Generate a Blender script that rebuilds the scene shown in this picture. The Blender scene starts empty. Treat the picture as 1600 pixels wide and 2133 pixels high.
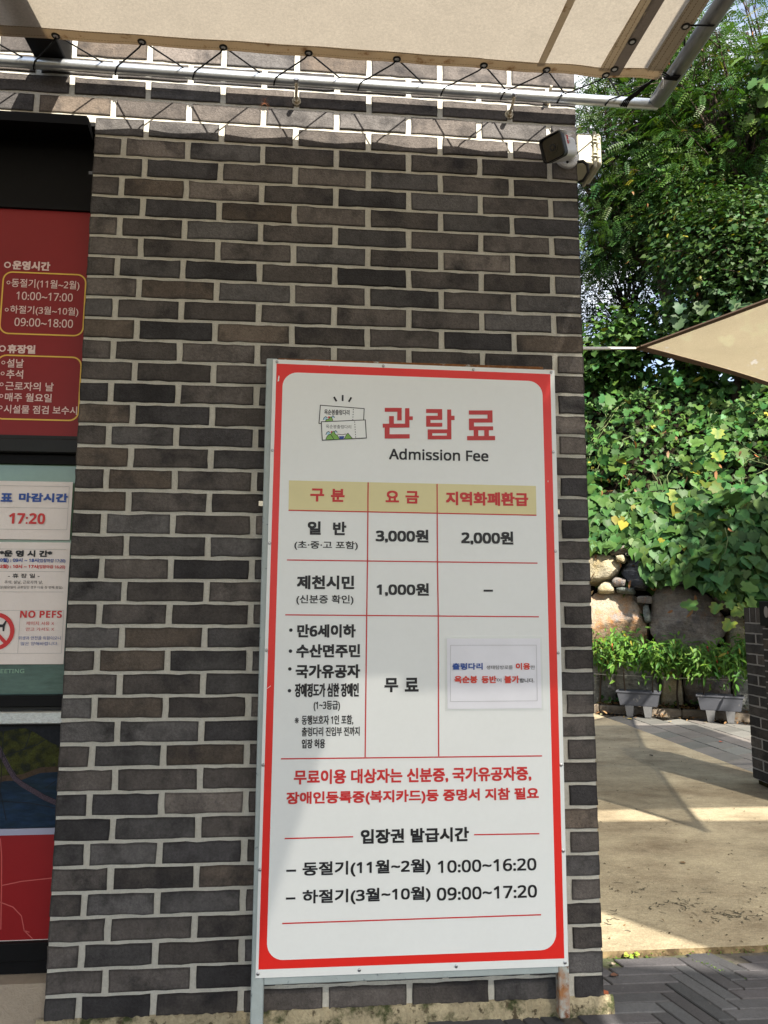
import bpy, math, random
import numpy as np
from mathutils import Vector, Matrix
random.seed(7); RNG = np.random.default_rng(7)
scene = bpy.context.scene
COL = scene.collection
R = math.radians

# ------------------------------------------------------------------ camera, sky, sun, exposure
cam = bpy.data.cameras.new('camera'); cam_ob = bpy.data.objects.new('camera', cam); COL.objects.link(cam_ob)
cam.sensor_fit = 'VERTICAL'; cam.sensor_height = 24.0; cam.lens = 24.0 * 1498.5 / 2133.0
cam.clip_start = 0.05; cam.clip_end = 500
yaw, pitch, roll = 0.0864, 0.1248, 0.0036
f = Vector((math.sin(yaw) * math.cos(pitch), math.cos(yaw) * math.cos(pitch), math.sin(pitch)))
r0 = Vector((math.cos(yaw), -math.sin(yaw), 0)); u0 = r0.cross(f)
rv = r0 * math.cos(roll) + u0 * math.sin(roll); uv_ = u0 * math.cos(roll) - r0 * math.sin(roll)
m = Matrix((rv, uv_, -f)).transposed().to_4x4(); m.translation = Vector((0.7441, -2.2107, 1.1785))
cam_ob.matrix_world = m
scene.camera = cam_ob

SUN = Vector((0.24, -0.708, 0.668)).normalized()
world = bpy.data.worlds.new('World'); scene.world = world; world.use_nodes = True
wn = world.node_tree; bg = wn.nodes['Background']
sky = wn.nodes.new('ShaderNodeTexSky'); sky.sky_type = 'NISHITA'; sky.sun_disc = False
sky.sun_elevation = math.asin(SUN.z); sky.sun_rotation = math.atan2(SUN.x, SUN.y) % (2 * math.pi)
sky.dust_density = 1.5; sky.ozone_density = 1.2
# white cloud banks drifting over the blue
tcw = wn.nodes.new('ShaderNodeTexCoord'); mpw = wn.nodes.new('ShaderNodeMapping'); mpw.inputs['Scale'].default_value = (1, 1, 2.2); mpw.inputs['Location'].default_value = (.35, .1, .2)
nzw = wn.nodes.new('ShaderNodeTexNoise'); nzw.inputs['Scale'].default_value = 3.2; nzw.inputs['Detail'].default_value = 8; nzw.inputs['Roughness'].default_value = .58
mrw = wn.nodes.new('ShaderNodeMapRange'); mrw.inputs['From Min'].default_value = .44; mrw.inputs['From Max'].default_value = .62
mxw = wn.nodes.new('ShaderNodeMix'); mxw.data_type = 'RGBA'; mxw.inputs[7].default_value = (4.2, 4.3, 4.5, 1)
wn.links.new(tcw.outputs['Generated'], mpw.inputs[0]); wn.links.new(mpw.outputs[0], nzw.inputs['Vector']); wn.links.new(nzw.outputs['Fac'], mrw.inputs['Value'])
wn.links.new(mrw.outputs[0], mxw.inputs[0]); wn.links.new(sky.outputs[0], mxw.inputs[6])
wn.links.new(mxw.outputs[2], bg.inputs[0]); bg.inputs[1].default_value = 0.108
sl = bpy.data.lights.new('sun', 'SUN'); sl.energy = 5.0; sl.angle = R(0.5); sl.color = (1.0, 0.93, 0.82)
so = bpy.data.objects.new('sun', sl); COL.objects.link(so); so.rotation_euler = (-SUN).to_track_quat('-Z', 'Y').to_euler()
scene.view_settings.view_transform = 'Standard'; scene.view_settings.look = 'None'
scene.view_settings.exposure = 1.60; scene.view_settings.gamma = 1.0
scene.cycles.max_bounces = 8; scene.cycles.transparent_max_bounces = 12

# ------------------------------------------------------------------ materials
def mat(name, col, rough=0.7, metal=0.0, spec=0.4, noise=None, bump=None, tint=False, second=None, trans=None, transp=0.0, coat=0.0, uvscale=None):
    """noise=(scale, amount) light/dark mottling; second=(colour, scale, threshold, softness) a blotch colour; bump=(scale, strength)"""
    M = bpy.data.materials.new(name); M.use_nodes = True
    nt = M.node_tree; N = nt.nodes; L = nt.links
    b = N['Principled BSDF']; b.inputs['Roughness'].default_value = rough; b.inputs['Metallic'].default_value = metal
    b.inputs['Specular IOR Level'].default_value = spec
    if coat: b.inputs['Coat Weight'].default_value = coat
    tc = N.new('ShaderNodeTexCoord')
    vec = tc.outputs['Object']
    if uvscale:
        mp = N.new('ShaderNodeMapping'); mp.inputs['Scale'].default_value = uvscale; L.new(vec, mp.inputs[0]); vec = mp.outputs[0]
    cur = None
    if tint:
        a = N.new('ShaderNodeAttribute'); a.attribute_name = 'tint'; cur = a.outputs['Color']
    else:
        rgb = N.new('ShaderNodeRGB'); rgb.outputs[0].default_value = (*col, 1); cur = rgb.outputs[0]
    for sec in ([] if second is None else second if isinstance(second, list) else [second]):
        c2, sc, th, so_ = sec
        n = N.new('ShaderNodeTexNoise'); n.inputs['Scale'].default_value = sc; n.inputs['Detail'].default_value = 7; n.inputs['Roughness'].default_value = .65
        L.new(vec, n.inputs['Vector'])
        mr = N.new('ShaderNodeMapRange'); mr.inputs['From Min'].default_value = th - so_; mr.inputs['From Max'].default_value = th + so_
        L.new(n.outputs['Fac'], mr.inputs['Value'])
        mx = N.new('ShaderNodeMix'); mx.data_type = 'RGBA'; L.new(mr.outputs[0], mx.inputs[0]); L.new(cur, mx.inputs[6]); mx.inputs[7].default_value = (*c2, 1); cur = mx.outputs[2]
    for nz in ([] if noise is None else noise if isinstance(noise, list) else [noise]):
        n = N.new('ShaderNodeTexNoise'); n.inputs['Scale'].default_value = nz[0]; n.inputs['Detail'].default_value = 6; n.inputs['Roughness'].default_value = .7
        L.new(vec, n.inputs['Vector'])
        mr = N.new('ShaderNodeMapRange'); mr.inputs['From Min'].default_value = .25; mr.inputs['From Max'].default_value = .75
        mr.inputs['To Min'].default_value = 1 - nz[1]; mr.inputs['To Max'].default_value = 1 + nz[1]
        L.new(n.outputs['Fac'], mr.inputs['Value'])
        mx = N.new('ShaderNodeMix'); mx.data_type = 'RGBA'; mx.blend_type = 'MULTIPLY'; mx.inputs[0].default_value = 1
        L.new(cur, mx.inputs[6]); L.new(mr.outputs[0], mx.inputs[7]); cur = mx.outputs[2]
    L.new(cur, b.inputs['Base Color'])
    if bump:
        n = N.new('ShaderNodeTexNoise'); n.inputs['Scale'].default_value = bump[0]; n.inputs['Detail'].default_value = 8; n.inputs['Roughness'].default_value = .7
        L.new(vec, n.inputs['Vector'])
        bp_ = N.new('ShaderNodeBump'); bp_.inputs['Strength'].default_value = bump[1]; bp_.inputs['Distance'].default_value = bump[2] if len(bump) > 2 else .004
        L.new(n.outputs['Fac'], bp_.inputs['Height']); L.new(bp_.outputs[0], b.inputs['Normal'])
    out = N['Material Output']; sh = b.outputs[0]
    if trans:      # translucent share and tint
        t = N.new('ShaderNodeBsdfTranslucent')
        if trans[1] is None:
            L.new(cur, t.inputs[0])
        else:
            mx = N.new('ShaderNodeMix'); mx.data_type = 'RGBA'; mx.blend_type = 'MULTIPLY'; mx.inputs[0].default_value = 1
            L.new(cur, mx.inputs[6]); mx.inputs[7].default_value = (*trans[1], 1); L.new(mx.outputs[2], t.inputs[0])
        ms = N.new('ShaderNodeMixShader'); ms.inputs[0].default_value = trans[0]; L.new(sh, ms.inputs[1]); L.new(t.outputs[0], ms.inputs[2]); sh = ms.outputs[0]
    if transp:
        t = N.new('ShaderNodeBsdfTransparent'); ms = N.new('ShaderNodeMixShader'); ms.inputs[0].default_value = transp
        L.new(sh, ms.inputs[1]); L.new(t.outputs[0], ms.inputs[2]); sh = ms.outputs[0]
    L.new(sh, out.inputs[0])
    return M

MT = {}
MT['brick'] = mat('brick', (0, 0, 0), .9, spec=.25, tint=True, noise=[(11, .30), (34, .18), (120, .34)], second=[((.026, .024, .024), 7, .58, .10), ((.014, .013, .012), 120, .70, .04), ((.19, .18, .17), 42, .73, .05)], bump=(150, .8, .005))
MT['mortar'] = mat('mortar', (.50, .48, .415), .95, spec=.1, noise=[(6, .12), (140, .14)], bump=(190, .6, .004))
MT['low_mortar'] = mat('grey_mortar', (.27, .26, .25), .95, spec=.1, noise=[(6, .12), (140, .14)], bump=(190, .6, .004))
MT['footing'] = mat('footing', (.40, .34, .22), .95, spec=.1, noise=[(12, .3), (120, .25)], second=[((.06, .07, .03), 14, .56, .07), ((.10, .08, .05), 40, .60, .04)], bump=(60, .9, .01))
MT['stucco'] = mat('stucco', (.40, .33, .25), .95, spec=.1, noise=(20, .12), bump=(130, .9, .006))
MT['black_metal'] = mat('black_metal', (.0065, .0065, .007), .55, spec=.12, noise=(30, .2))
MT['dark_frame'] = mat('dark_frame', (.011, .011, .010), .45, spec=.25, noise=(40, .15))
MT['silver_sill'] = mat('silver_sill', (.50, .52, .50), .38, metal=.85, noise=[(120, .25)], bump=(300, .3))
MT['red_sheet'] = mat('red_sheet', (.225, .012, .013), .45, spec=.3, noise=(3, .08))
MT['bright_red_sheet'] = mat('bright_red_sheet', (.25, .009, .011), .45, spec=.3, noise=(5, .06), bump=(9, .1, .01))
MT['green_glass'] = mat('green_glass', (.15, .25, .17), .12, spec=.5, noise=(30, .1), coat=.4)
MT['teal_glass'] = mat('teal_glass', (.085, .15, .135), .12, spec=.5, noise=(18, .3), coat=.4, uvscale=(1, 1, 5))
MT['paper'] = mat('paper', (.72, .65, .60), .32, spec=.4, noise=(7, .05), bump=(14, .25, .01))
MT['white_paper'] = mat('white_paper', (.76, .76, .80), .35, spec=.4, noise=(9, .03), bump=(18, .15, .006))
MT['film'] = mat('film', (.74, .77, .74), .25, spec=.5, noise=(9, .02))
MT['white_panel'] = mat('white_panel', (.77, .79, .765), .36, spec=.45, noise=[(3, .025), (60, .015)], second=((.5, .5, .46), 55, .79, .03))
MT['sign_red'] = mat('sign_red', (.74, .021, .014), .38, spec=.45, noise=(20, .04))
MT['title_red'] = mat('title_red', (.50, .028, .028), .4, noise=(20, .03))
MT['ink_black'] = mat('ink_black', (.010, .010, .012), .45)
MT['ink_red'] = mat('ink_red', (.55, .025, .025), .45)
MT['ink_orange'] = mat('ink_orange', (.62, .05, .03), .45)
MT['ink_blue'] = mat('ink_blue', (.02, .07, .30), .45)
MT['ink_pink'] = mat('ink_pink', (.72, .54, .50), .5)
MT['ink_yellow'] = mat('ink_yellow', (.72, .46, .07), .45)
MT['ink_green'] = mat('ink_green', (.20, .42, .08), .45)
MT['ink_sky'] = mat('ink_sky', (.36, .58, .72), .45)
MT['ink_grey'] = mat('ink_grey', (.30, .30, .30), .45)
MT['ink_reflection'] = mat('ink_reflection', (.20, .34, .25), .4)
MT['header_band'] = mat('header_band', (.70, .63, .33), .4, noise=(20, .03))
MT['steel_paint'] = mat('steel_paint', (.36, .41, .40), .55, spec=.4, noise=(25, .1), second=[((.16, .19, .20), 38, .64, .03), ((.24, .09, .035), 22, .70, .05)], bump=(120, .2))
MT['rusty_paint'] = mat('rusty_paint', (.40, .45, .42), .6, spec=.3, noise=(25, .12), second=[((.33, .15, .06), 17, .50, .10), ((.16, .055, .02), 30, .60, .06)], bump=(120, .4))
MT['rust'] = mat('rust', (.20, .085, .03), .9, spec=.15, noise=(60, .4), second=((.36, .38, .34), 30, .60, .05), bump=(140, .6))
MT['galvanised'] = mat('galvanised', (.56, .59, .61), .34, metal=.9, noise=[(14, .18), (120, .08)], bump=(200, .08))
MT['old_galvanised'] = mat('old_galvanised', (.19, .195, .20), .48, metal=.7, noise=[(12, .35), (90, .2)], second=((.30, .25, .18), 9, .60, .06), uvscale=(1, .25, 1))
MT['bolt'] = mat('bolt', (.55, .48, .36), .35, metal=.8, noise=(60, .4))
MT['screw'] = mat('screw', (.42, .42, .42), .3, metal=.9, noise=(200, .3))
MT['fabric'] = mat('fabric', (.53, .49, .43), .85, spec=.1, noise=[(2.2, .08), (14, .05), (110, .14), (260, .16)], second=((.36, .25, .14), 11, .745, .04), trans=(.28, (1.0, .955, .87)), bump=(420, .25, .002))
MT['hem'] = mat('hem', (.54, .48, .40), .85, spec=.1, noise=[(9, .06), (240, .10)], second=((.27, .17, .09), 24, .64, .06), trans=(.36, (1.0, .93, .80)), bump=(420, .3, .002))
MT['flap'] = mat('flap', (.27, .245, .235), .85, spec=.1, noise=[(30, .08), (240, .12)], second=((.12, .07, .05), 34, .70, .03), trans=(.2, (.9, .85, .8)))
MT['thread'] = mat('thread', (.20, .14, .075), .9)
MT['rope'] = mat('rope', (.010, .010, .011), .8, spec=.2)
MT['cord'] = mat('cord', (.55, .53, .48), .8, spec=.2)
MT['sail'] = mat('sail', (.52, .46, .35), .9, spec=.1, noise=[(2.5, .10), (200, .18)], trans=(.42, (1, .95, .82)), transp=.20, bump=(500, .4, .002))
MT['sail_hem'] = mat('sail_hem', (.13, .09, .068), .85, spec=.15, noise=(80, .15))
MT['added_mesh_sail'] = mat('added_mesh_sail', (.36, .32, .26), .9, spec=.1, noise=(160, .12), trans=(.10, (1, .92, .78)), transp=.07)
MT['added_half_sail'] = mat('added_half_sail', (.36, .32, .26), .9, spec=.1, noise=(160, .12), trans=(.10, (1, .92, .78)), transp=.25)
MT['added_dense_sail'] = mat('added_dense_sail', (.36, .32, .26), .9, spec=.1, noise=(160, .12), trans=(.08, (1, .92, .78)))
MT['plastic_white'] = mat('plastic_white', (.70, .71, .73), .3, spec=.5, noise=(40, .02))
MT['plastic_cream'] = mat('plastic_cream', (.40, .38, .285), .45, spec=.3, noise=(30, .03))
MT['lens_black'] = mat('lens_black', (.008, .008, .009), .08, spec=.6, coat=.6)
MT['rubber'] = mat('rubber', (.014, .014, .015), .5, spec=.4)
MT['paver'] = mat('paver', (0, 0, 0), .88, spec=.25, tint=True, noise=[(8, .18), (150, .25)], second=((.13, .125, .12), 70, .70, .05), bump=(180, .5, .004))
MT['joint_sand'] = mat('joint_sand', (.10, .09, .075), .98, spec=.05, noise=(60, .3), second=((.045, .075, .015), 5, .60, .05), bump=(120, .9))
MT['concrete'] = mat('concrete', (.355, .30, .20), .92, spec=.15, noise=[(1.3, .24), (8, .18), (40, .22), (130, .34)], second=[((.20, .155, .10), 1.5, .58, .12), ((.09, .085, .065), 5, .70, .03)], uvscale=(1, 1.6, 1), bump=(70, .7, .008))
MT['slab_edge'] = mat('slab_edge', (.20, .15, .08), .95, spec=.1, noise=(20, .4), second=[((.05, .035, .02), 9, .5, .1), ((.05, .085, .015), 6, .62, .05)], bump=(60, 1, .01))
MT['tile'] = mat('tile', (0, 0, 0), .88, spec=.2, tint=True, noise=[(5, .14), (140, .2)], bump=(160, .4, .004))
MT['kerb'] = mat('kerb', (.20, .165, .125), .95, spec=.15, noise=[(8, .3), (90, .2)], second=((.07, .055, .04), 9, .6, .08), bump=(80, .6, .008))
MT['bank_soil'] = mat('bank_soil', (.014, .011, .007), 1, spec=.05, noise=[(6, .4), (60, .4)], bump=(30, 1, .03))  # soil colour darkened to hold the shadow between the leaves
MT['tile_joint'] = mat('tile_joint', (.018, .016, .013), 1, spec=.05, noise=(50, .3))
MT['soil'] = mat('soil', (.075, .05, .03), 1, spec=.05, noise=[(6, .4), (60, .4)], second=((.03, .045, .012), 2.2, .55, .1), bump=(30, 1, .03))
MT['leaf'] = mat('leaf', (0, 0, 0), .5, spec=.22, tint=True, noise=(40, .18), trans=(.26, (1.1, 1.15, .45)))
MT['dry_leaf'] = mat('dry_leaf', (0, 0, 0), .8, spec=.15, tint=True, noise=(90, .3))
MT['bark'] = mat('bark', (.055, .042, .032), .95, spec=.1, noise=(20, .4), bump=(50, 1, .01), uvscale=(1, 1, .25))
MT['vine_stem'] = mat('vine_stem', (.12, .15, .06), .8, spec=.2, noise=(30, .3))
MT['planter'] = mat('planter', (.06, .063, .073), .55, spec=.25, noise=[(9, .12), (90, .06)], second=((.22, .21, .19), 12, .68, .06))
MT['concrete_leg'] = mat('concrete_leg', (.13, .13, .13), .9, spec=.2, noise=[(12, .2), (120, .12)], bump=(90, .4))
MT['chili'] = mat('chili', (.45, .02, .012), .3, spec=.5, noise=(50, .1))
MT['spider'] = mat('spider', (.20, .07, .025), .5)
MT['granite'] = mat('granite', (.26, .24, .22), .85)

# ------------------------------------------------------------------ object helpers
class MB:
    """collects faces for ONE mesh object"""
    def __init__(s): s.v = []; s.f = []; s.mi = []; s.mats = []; s.c = []; s.tint = (1, 1, 1)
    def mid(s, m):
        m = MT[m] if isinstance(m, str) else m
        if m not in s.mats: s.mats.append(m)
        return s.mats.index(m)
    def add(s, vs, fs, m, tint=None):
        o = len(s.v); s.v.extend([tuple(p) for p in vs]); k = s.mid(m)
        s.c.extend([tint or s.tint] * len(vs))
        for q in fs: s.f.append(tuple(o + i for i in q)); s.mi.append(k)
    def box(s, x0, x1, y0, y1, z0, z1, m, b=0.0, M=None, tint=None):
        if b <= 0:
            vs = [(x, y, z) for z in (z0, z1) for y in (y0, y1) for x in (x0, x1)]
            fs = [(0, 2, 3, 1), (4, 5, 7, 6), (0, 1, 5, 4), (2, 6, 7, 3), (0, 4, 6, 2), (1, 3, 7, 5)]
        else:
            vs = []; idx = {}
            X = (x0, x1); Y = (y0, y1); Z = (z0, z1)
            for i in (0, 1):
                for j in (0, 1):
                    for k in (0, 1):
                        sx, sy, sz = (1 - 2 * i), (1 - 2 * j), (1 - 2 * k)
                        for ax in range(3):
                            p = [X[i], Y[j], Z[k]]
                            for a2, sg in ((0, sx), (1, sy), (2, sz)):
                                if a2 != ax: p[a2] += sg * b
                            idx[(i, j, k, ax)] = len(vs); vs.append(tuple(p))
            fs = []
            for ax in range(3):
                a1, a2 = [a for a in range(3) if a != ax]
                for side in (0, 1):
                    ring = []
                    for (p, q) in ((0, 0), (1, 0), (1, 1), (0, 1)):
                        t = [0, 0, 0]; t[ax] = side; t[a1] = p; t[a2] = q; ring.append(idx[(t[0], t[1], t[2], ax)])
                    fs.append(ring)
            for ax in range(3):      # edges along ax
                a1, a2 = [a for a in range(3) if a != ax]
                for p in (0, 1):
                    for q in (0, 1):
                        t0 = [0, 0, 0]; t0[a1] = p; t0[a2] = q; t1 = list(t0); t1[ax] = 1
                        fs.append([idx[(*t0, a1)], idx[(*t1, a1)], idx[(*t1, a2)], idx[(*t0, a2)]])
            for i in (0, 1):
                for j in (0, 1):
                    for k in (0, 1): fs.append([idx[(i, j, k, 0)], idx[(i, j, k, 1)], idx[(i, j, k, 2)]])
        if M is not None: vs = [tuple(M @ Vector(p)) for p in vs]
        s.add(vs, fs, m, tint)
    def tube(s, pts, r, m, n=10, cap=True, tint=None):
        pts = [Vector(p) for p in pts]; rr = r if isinstance(r, (list, tuple)) else [r] * len(pts)
        vs = []; prev = None
        for i, p in enumerate(pts):
            d = (pts[min(i + 1, len(pts) - 1)] - pts[max(i - 1, 0)]).normalized()
            if prev is None:
                a = d.orthogonal().normalized()
            else:
                a = (prev - d * prev.dot(d)); a = a.normalized() if a.length > 1e-6 else d.orthogonal().normalized()
            prev = a; b = d.cross(a)
            for k in range(n):
                t = 2 * math.pi * k / n; vs.append(p + (a * math.cos(t) + b * math.sin(t)) * rr[i])
        fs = [(i * n + k, i * n + (k + 1) % n, (i + 1) * n + (k + 1) % n, (i + 1) * n + k) for i in range(len(pts) - 1) for k in range(n)]
        if cap: fs += [tuple(range(n))[::-1], tuple(range((len(pts) - 1) * n, len(pts) * n))]
        s.add(vs, fs, m, tint)
    def poly(s, pts, m, tint=None): s.add(pts, [tuple(range(len(pts)))], m, tint)
    def prism(s, pts, d, m, tint=None):
        """planar outline pts pushed by the vector d"""
        n = len(pts); d = Vector(d); a = [Vector(p) for p in pts]
        s.add(a + [p + d for p in a], [tuple(range(n))[::-1], tuple(range(n, 2 * n))] + [(i, (i + 1) % n, n + (i + 1) % n, n + i) for i in range(n)], m, tint)
    def stroke(s, pts, w, m, close=False, P=None):
        """flat line of width w through 2-D points; P maps (x, z) to a point"""
        n = len(pts); L_, R_ = [], []
        for i in range(n):
            p = Vector(pts[i]); a = Vector(pts[(i - 1) % n]) if (close or i > 0) else None; b = Vector(pts[(i + 1) % n]) if (close or i < n - 1) else None
            d1 = (p - a).normalized() if a is not None else None; d2 = (b - p).normalized() if b is not None else None
            if d1 is None: d1 = d2
            if d2 is None: d2 = d1
            t = (d1 + d2); t = t.normalized() if t.length > 1e-6 else d1
            nrm = Vector((-t.y, t.x)); k = 1 / max(.4, nrm.dot(Vector((-d1.y, d1.x))))
            L_.append(p + nrm * w / 2 * k); R_.append(p - nrm * w / 2 * k)
        vs = [P(*q) for q in L_ + R_]
        fs = [(i, (i + 1) % n, n + (i + 1) % n, n + i) for i in range(n if close else n - 1)]
        s.add(vs, fs, m)
    def build(s, name, parent=None, smooth=False, loc=None):
        me = bpy.data.meshes.new(name); me.from_pydata(s.v, [], s.f); me.validate(clean_customdata=False)
        for mm in s.mats: me.materials.append(mm)
        if len(me.polygons) == len(s.mi): me.polygons.foreach_set('material_index', s.mi)
        if len(me.vertices) == len(s.c):
            a = me.color_attributes.new('tint', 'FLOAT_COLOR', 'POINT'); a.data.foreach_set('color', [x for c in s.c for x in (*c[:3], 1)])
        if smooth: me.polygons.foreach_set('use_smooth', [True] * len(me.polygons))
        me.update()
        return link(name, me, parent, loc)

def link(name, me, parent=None, loc=None):
    o = bpy.data.objects.new(name, me); COL.objects.link(o)
    if parent is not None: o.parent = parent
    if loc is not None:                      # keep the geometry where it is, put the origin at loc
        me.transform(Matrix.Translation(-Vector(loc))); o.location = loc
    return o
def tag(o, label=None, cat=None, group=None, kind=None):
    if label: o['label'] = label
    if cat: o['category'] = cat
    if group: o['group'] = group
    if kind: o['kind'] = kind
    return o
def thing(name, label, cat, group=None):
    o = bpy.data.objects.new(name, None); COL.objects.link(o); o.empty_display_size = .05
    return tag(o, label, cat, group)

SANS = lambda s: ''.join(chr(0x1D5A0 + ord(c) - 65) if 'A' <= c <= 'Z' else chr(0x1D5BA + ord(c) - 97) if 'a' <= c <= 'z' else chr(0x1D7E2 + ord(c) - 48) if '0' <= c <= '9' else c for c in s)
SANSB = lambda s: ''.join(chr(0x1D5D4 + ord(c) - 65) if 'A' <= c <= 'Z' else chr(0x1D5EE + ord(c) - 97) if 'a' <= c <= 'z' else chr(0x1D7EC + ord(c) - 48) if '0' <= c <= '9' else c for c in s)
_glyphs = {}
def glyph_mesh(s, bold):
    k = (s, bold)
    if k not in _glyphs:
        c = bpy.data.curves.new('t', 'FONT'); c.body = (SANSB if bold else SANS)(s); c.size = 1; c.resolution_u = 4
        o = bpy.data.objects.new('t', c); COL.objects.link(o)
        dg = bpy.context.evaluated_depsgraph_get(); me = bpy.data.meshes.new_from_object(o.evaluated_get(dg))
        _glyphs[k] = ([tuple(v.co[:2]) for v in me.vertices], [tuple(p.vertices) for p in me.polygons])
        bpy.data.objects.remove(o); bpy.data.curves.remove(c); bpy.data.meshes.remove(me)
    return _glyphs[k]
INK = {'K': 'ink_black', 'R': 'ink_red', 'B': 'ink_blue', 'O': 'ink_orange', 'P': 'ink_pink', 'G': 'ink_reflection'}
def write(mbs, table, y, each=False):
    """letters of every line, set flat on the plane Y = y; heavier strokes are a few stacked, slightly shifted copies"""
    for (s, x0, z0, x1, z1, col, w) in table:
        vs, fs = glyph_mesh(s, w == 'b')
        if not vs: continue
        xs = [p[0] for p in vs]; ys = [p[1] for p in vs]
        ax, bx, ay, by = min(xs), max(xs), min(ys), max(ys)
        h = abs(z1 - z0)
        g = .010 * min(h, .04) if w == 'b' else 0 if h < .0125 else .040 * (.22 + w * .85) * min(h, .05)
        sh = [(0, 0)] if g == 0 else [(-g, -g), (g, -g), (g, g), (-g, g), (0, 0)]
        for k, (dx, dz) in enumerate(sh):
            P = [((x0 + g + (p[0] - ax) / max(bx - ax, 1e-6) * (x1 - x0 - 2 * g)) + dx, y - .00003 * k,
                  (z0 + g + (p[1] - ay) / max(by - ay, 1e-6) * (z1 - z0 - 2 * g)) + dz) for p in vs]
            mbs.setdefault((col, s, x0, z0) if each else col, MB()).add(P, fs, INK[col])


# ------------------------------------------------------------------ writing: text, left, bottom, right, top (metres on its board), ink, weight
SIGN_TEXT = [
  ('Admission Fee', 0.9448, 1.6109, 1.2537, 1.6462, 'K', 0.55),
  ('구', 0.7077, 1.4779, 0.7493, 1.5176, 'R', 1),
  ('분', 0.7695, 1.4777, 0.8112, 1.5175, 'R', 1),
  ('요', 0.9349, 1.479, 0.9759, 1.5149, 'R', 1),
  ('금', 0.9953, 1.4763, 1.0366, 1.5147, 'R', 1),
  ('지역화폐환급', 1.1195, 1.4732, 1.3765, 1.5156, 'R', 1),
  ('일', 0.7017, 1.3776, 0.7412, 1.4181, 'K', 1),
  ('반', 0.7773, 1.3773, 0.817, 1.4179, 'K', 1),
  ('(초·중·고 포함)', 0.6633, 1.3323, 0.8519, 1.3596, 'K', 0.25),
  ('3,000원', 0.9054, 1.3555, 1.0659, 1.3969, 'K', 1),
  ('2,000원', 1.1661, 1.3522, 1.3275, 1.3946, 'K', 1),
  ('제천시민', 0.6724, 1.2157, 0.8422, 1.2567, 'K', 1),
  ('(신분증 확인)', 0.6721, 1.1703, 0.8403, 1.1994, 'K', 0.25),
  ('1,000원', 0.9085, 1.196, 1.0664, 1.2355, 'K', 1),
  ('–', 1.233, 1.2114, 1.2616, 1.2173, 'K', 0),
  ('만6세이하', 0.6762, 1.0748, 0.8481, 1.1136, 'K', 1),
  ('수산면주민', 0.6743, 1.017, 0.8614, 1.0559, 'K', 1),
  ('국가유공자', 0.6737, 0.9579, 0.8619, 0.9976, 'K', 1),
  ('장애정도가 심한 장애인', 0.6724, 0.9043, 0.8583, 0.9437, 'K', 0.6),
  ('(1∼3등급)', 0.7275, 0.8644, 0.8038, 0.8936, 'K', 0.3),
  ('※', 0.674, 0.8306, 0.6854, 0.8473, 'K', 0),
  ('동행보호자 1인 포함,', 0.6939, 0.8253, 0.8428, 0.8532, 'K', 0.3),
  ('출렁다리 진입부 전까지', 0.6945, 0.794, 0.8615, 0.8199, 'K', 0.3),
  ('입장 허용', 0.6951, 0.7603, 0.7622, 0.7863, 'K', 0.5),
  ('무', 0.9332, 0.9167, 0.9741, 0.9577, 'K', 1),
  ('료', 0.9935, 0.918, 1.0346, 0.958, 'K', 1),
  ('•', 0.6525, 1.0914, 0.6628, 1.1018, 'K', 0),
  ('•', 0.6525, 1.0309, 0.6629, 1.0412, 'K', 0),
  ('•', 0.6518, 0.9799, 0.6621, 0.9901, 'K', 0),
  ('•', 0.6519, 0.918, 0.6622, 0.9281, 'K', 0),
  ('무료이용 대상자는 신분증, 국가유공자증,', 0.6742, 0.6591, 1.3678, 0.7013, 'R', 0.7),
  ('장애인등록증(복지카드)등 증명서 지참 필요', 0.654, 0.6018, 1.3891, 0.6412, 'R', 0.7),
  ('입장권 발급시간', 0.8672, 0.4944, 1.1802, 0.5344, 'K', 0.9),
  ('–', 0.658, 0.425, 0.6854, 0.4305, 'K', 0.5),
  ('동절기(11월∼2월)', 0.7036, 0.4072, 1.0679, 0.4501, 'K', 0.5),
  ('10:00∼16:20', 1.0885, 0.4099, 1.3773, 0.444, 'K', 0.55),
  ('–', 0.6583, 0.3513, 0.685, 0.3567, 'K', 0.5),
  ('하절기(3월∼10월)', 0.7049, 0.3332, 1.0675, 0.3754, 'K', 0.5),
  ('09:00∼17:20', 1.0858, 0.3356, 1.3774, 0.3705, 'K', 0.55),
]
NOTE_TEXT = [
  ('출렁다리', 1.1348, 0.9808, 1.226, 1.0005, 'B', 1),
  ('생태탐방로를', 1.2373, 0.9816, 1.3172, 0.9931, 'K', 0.3),
  ('이용', 1.3263, 0.9801, 1.3704, 0.9999, 'O', 1),
  ('한', 1.3715, 0.9811, 1.3849, 0.9928, 'K', 0.3),
  ('옥순봉', 1.1404, 0.9418, 1.2099, 0.963, 'O', 1),
  ('등반', 1.2219, 0.9413, 1.2673, 0.9627, 'O', 1),
  ('이', 1.2685, 0.944, 1.2817, 0.9556, 'K', 0.3),
  ('불가', 1.2907, 0.9409, 1.3364, 0.9629, 'O', 1),
  ('합니다.', 1.3375, 0.9424, 1.3816, 0.9551, 'K', 0.3),
]
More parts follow.
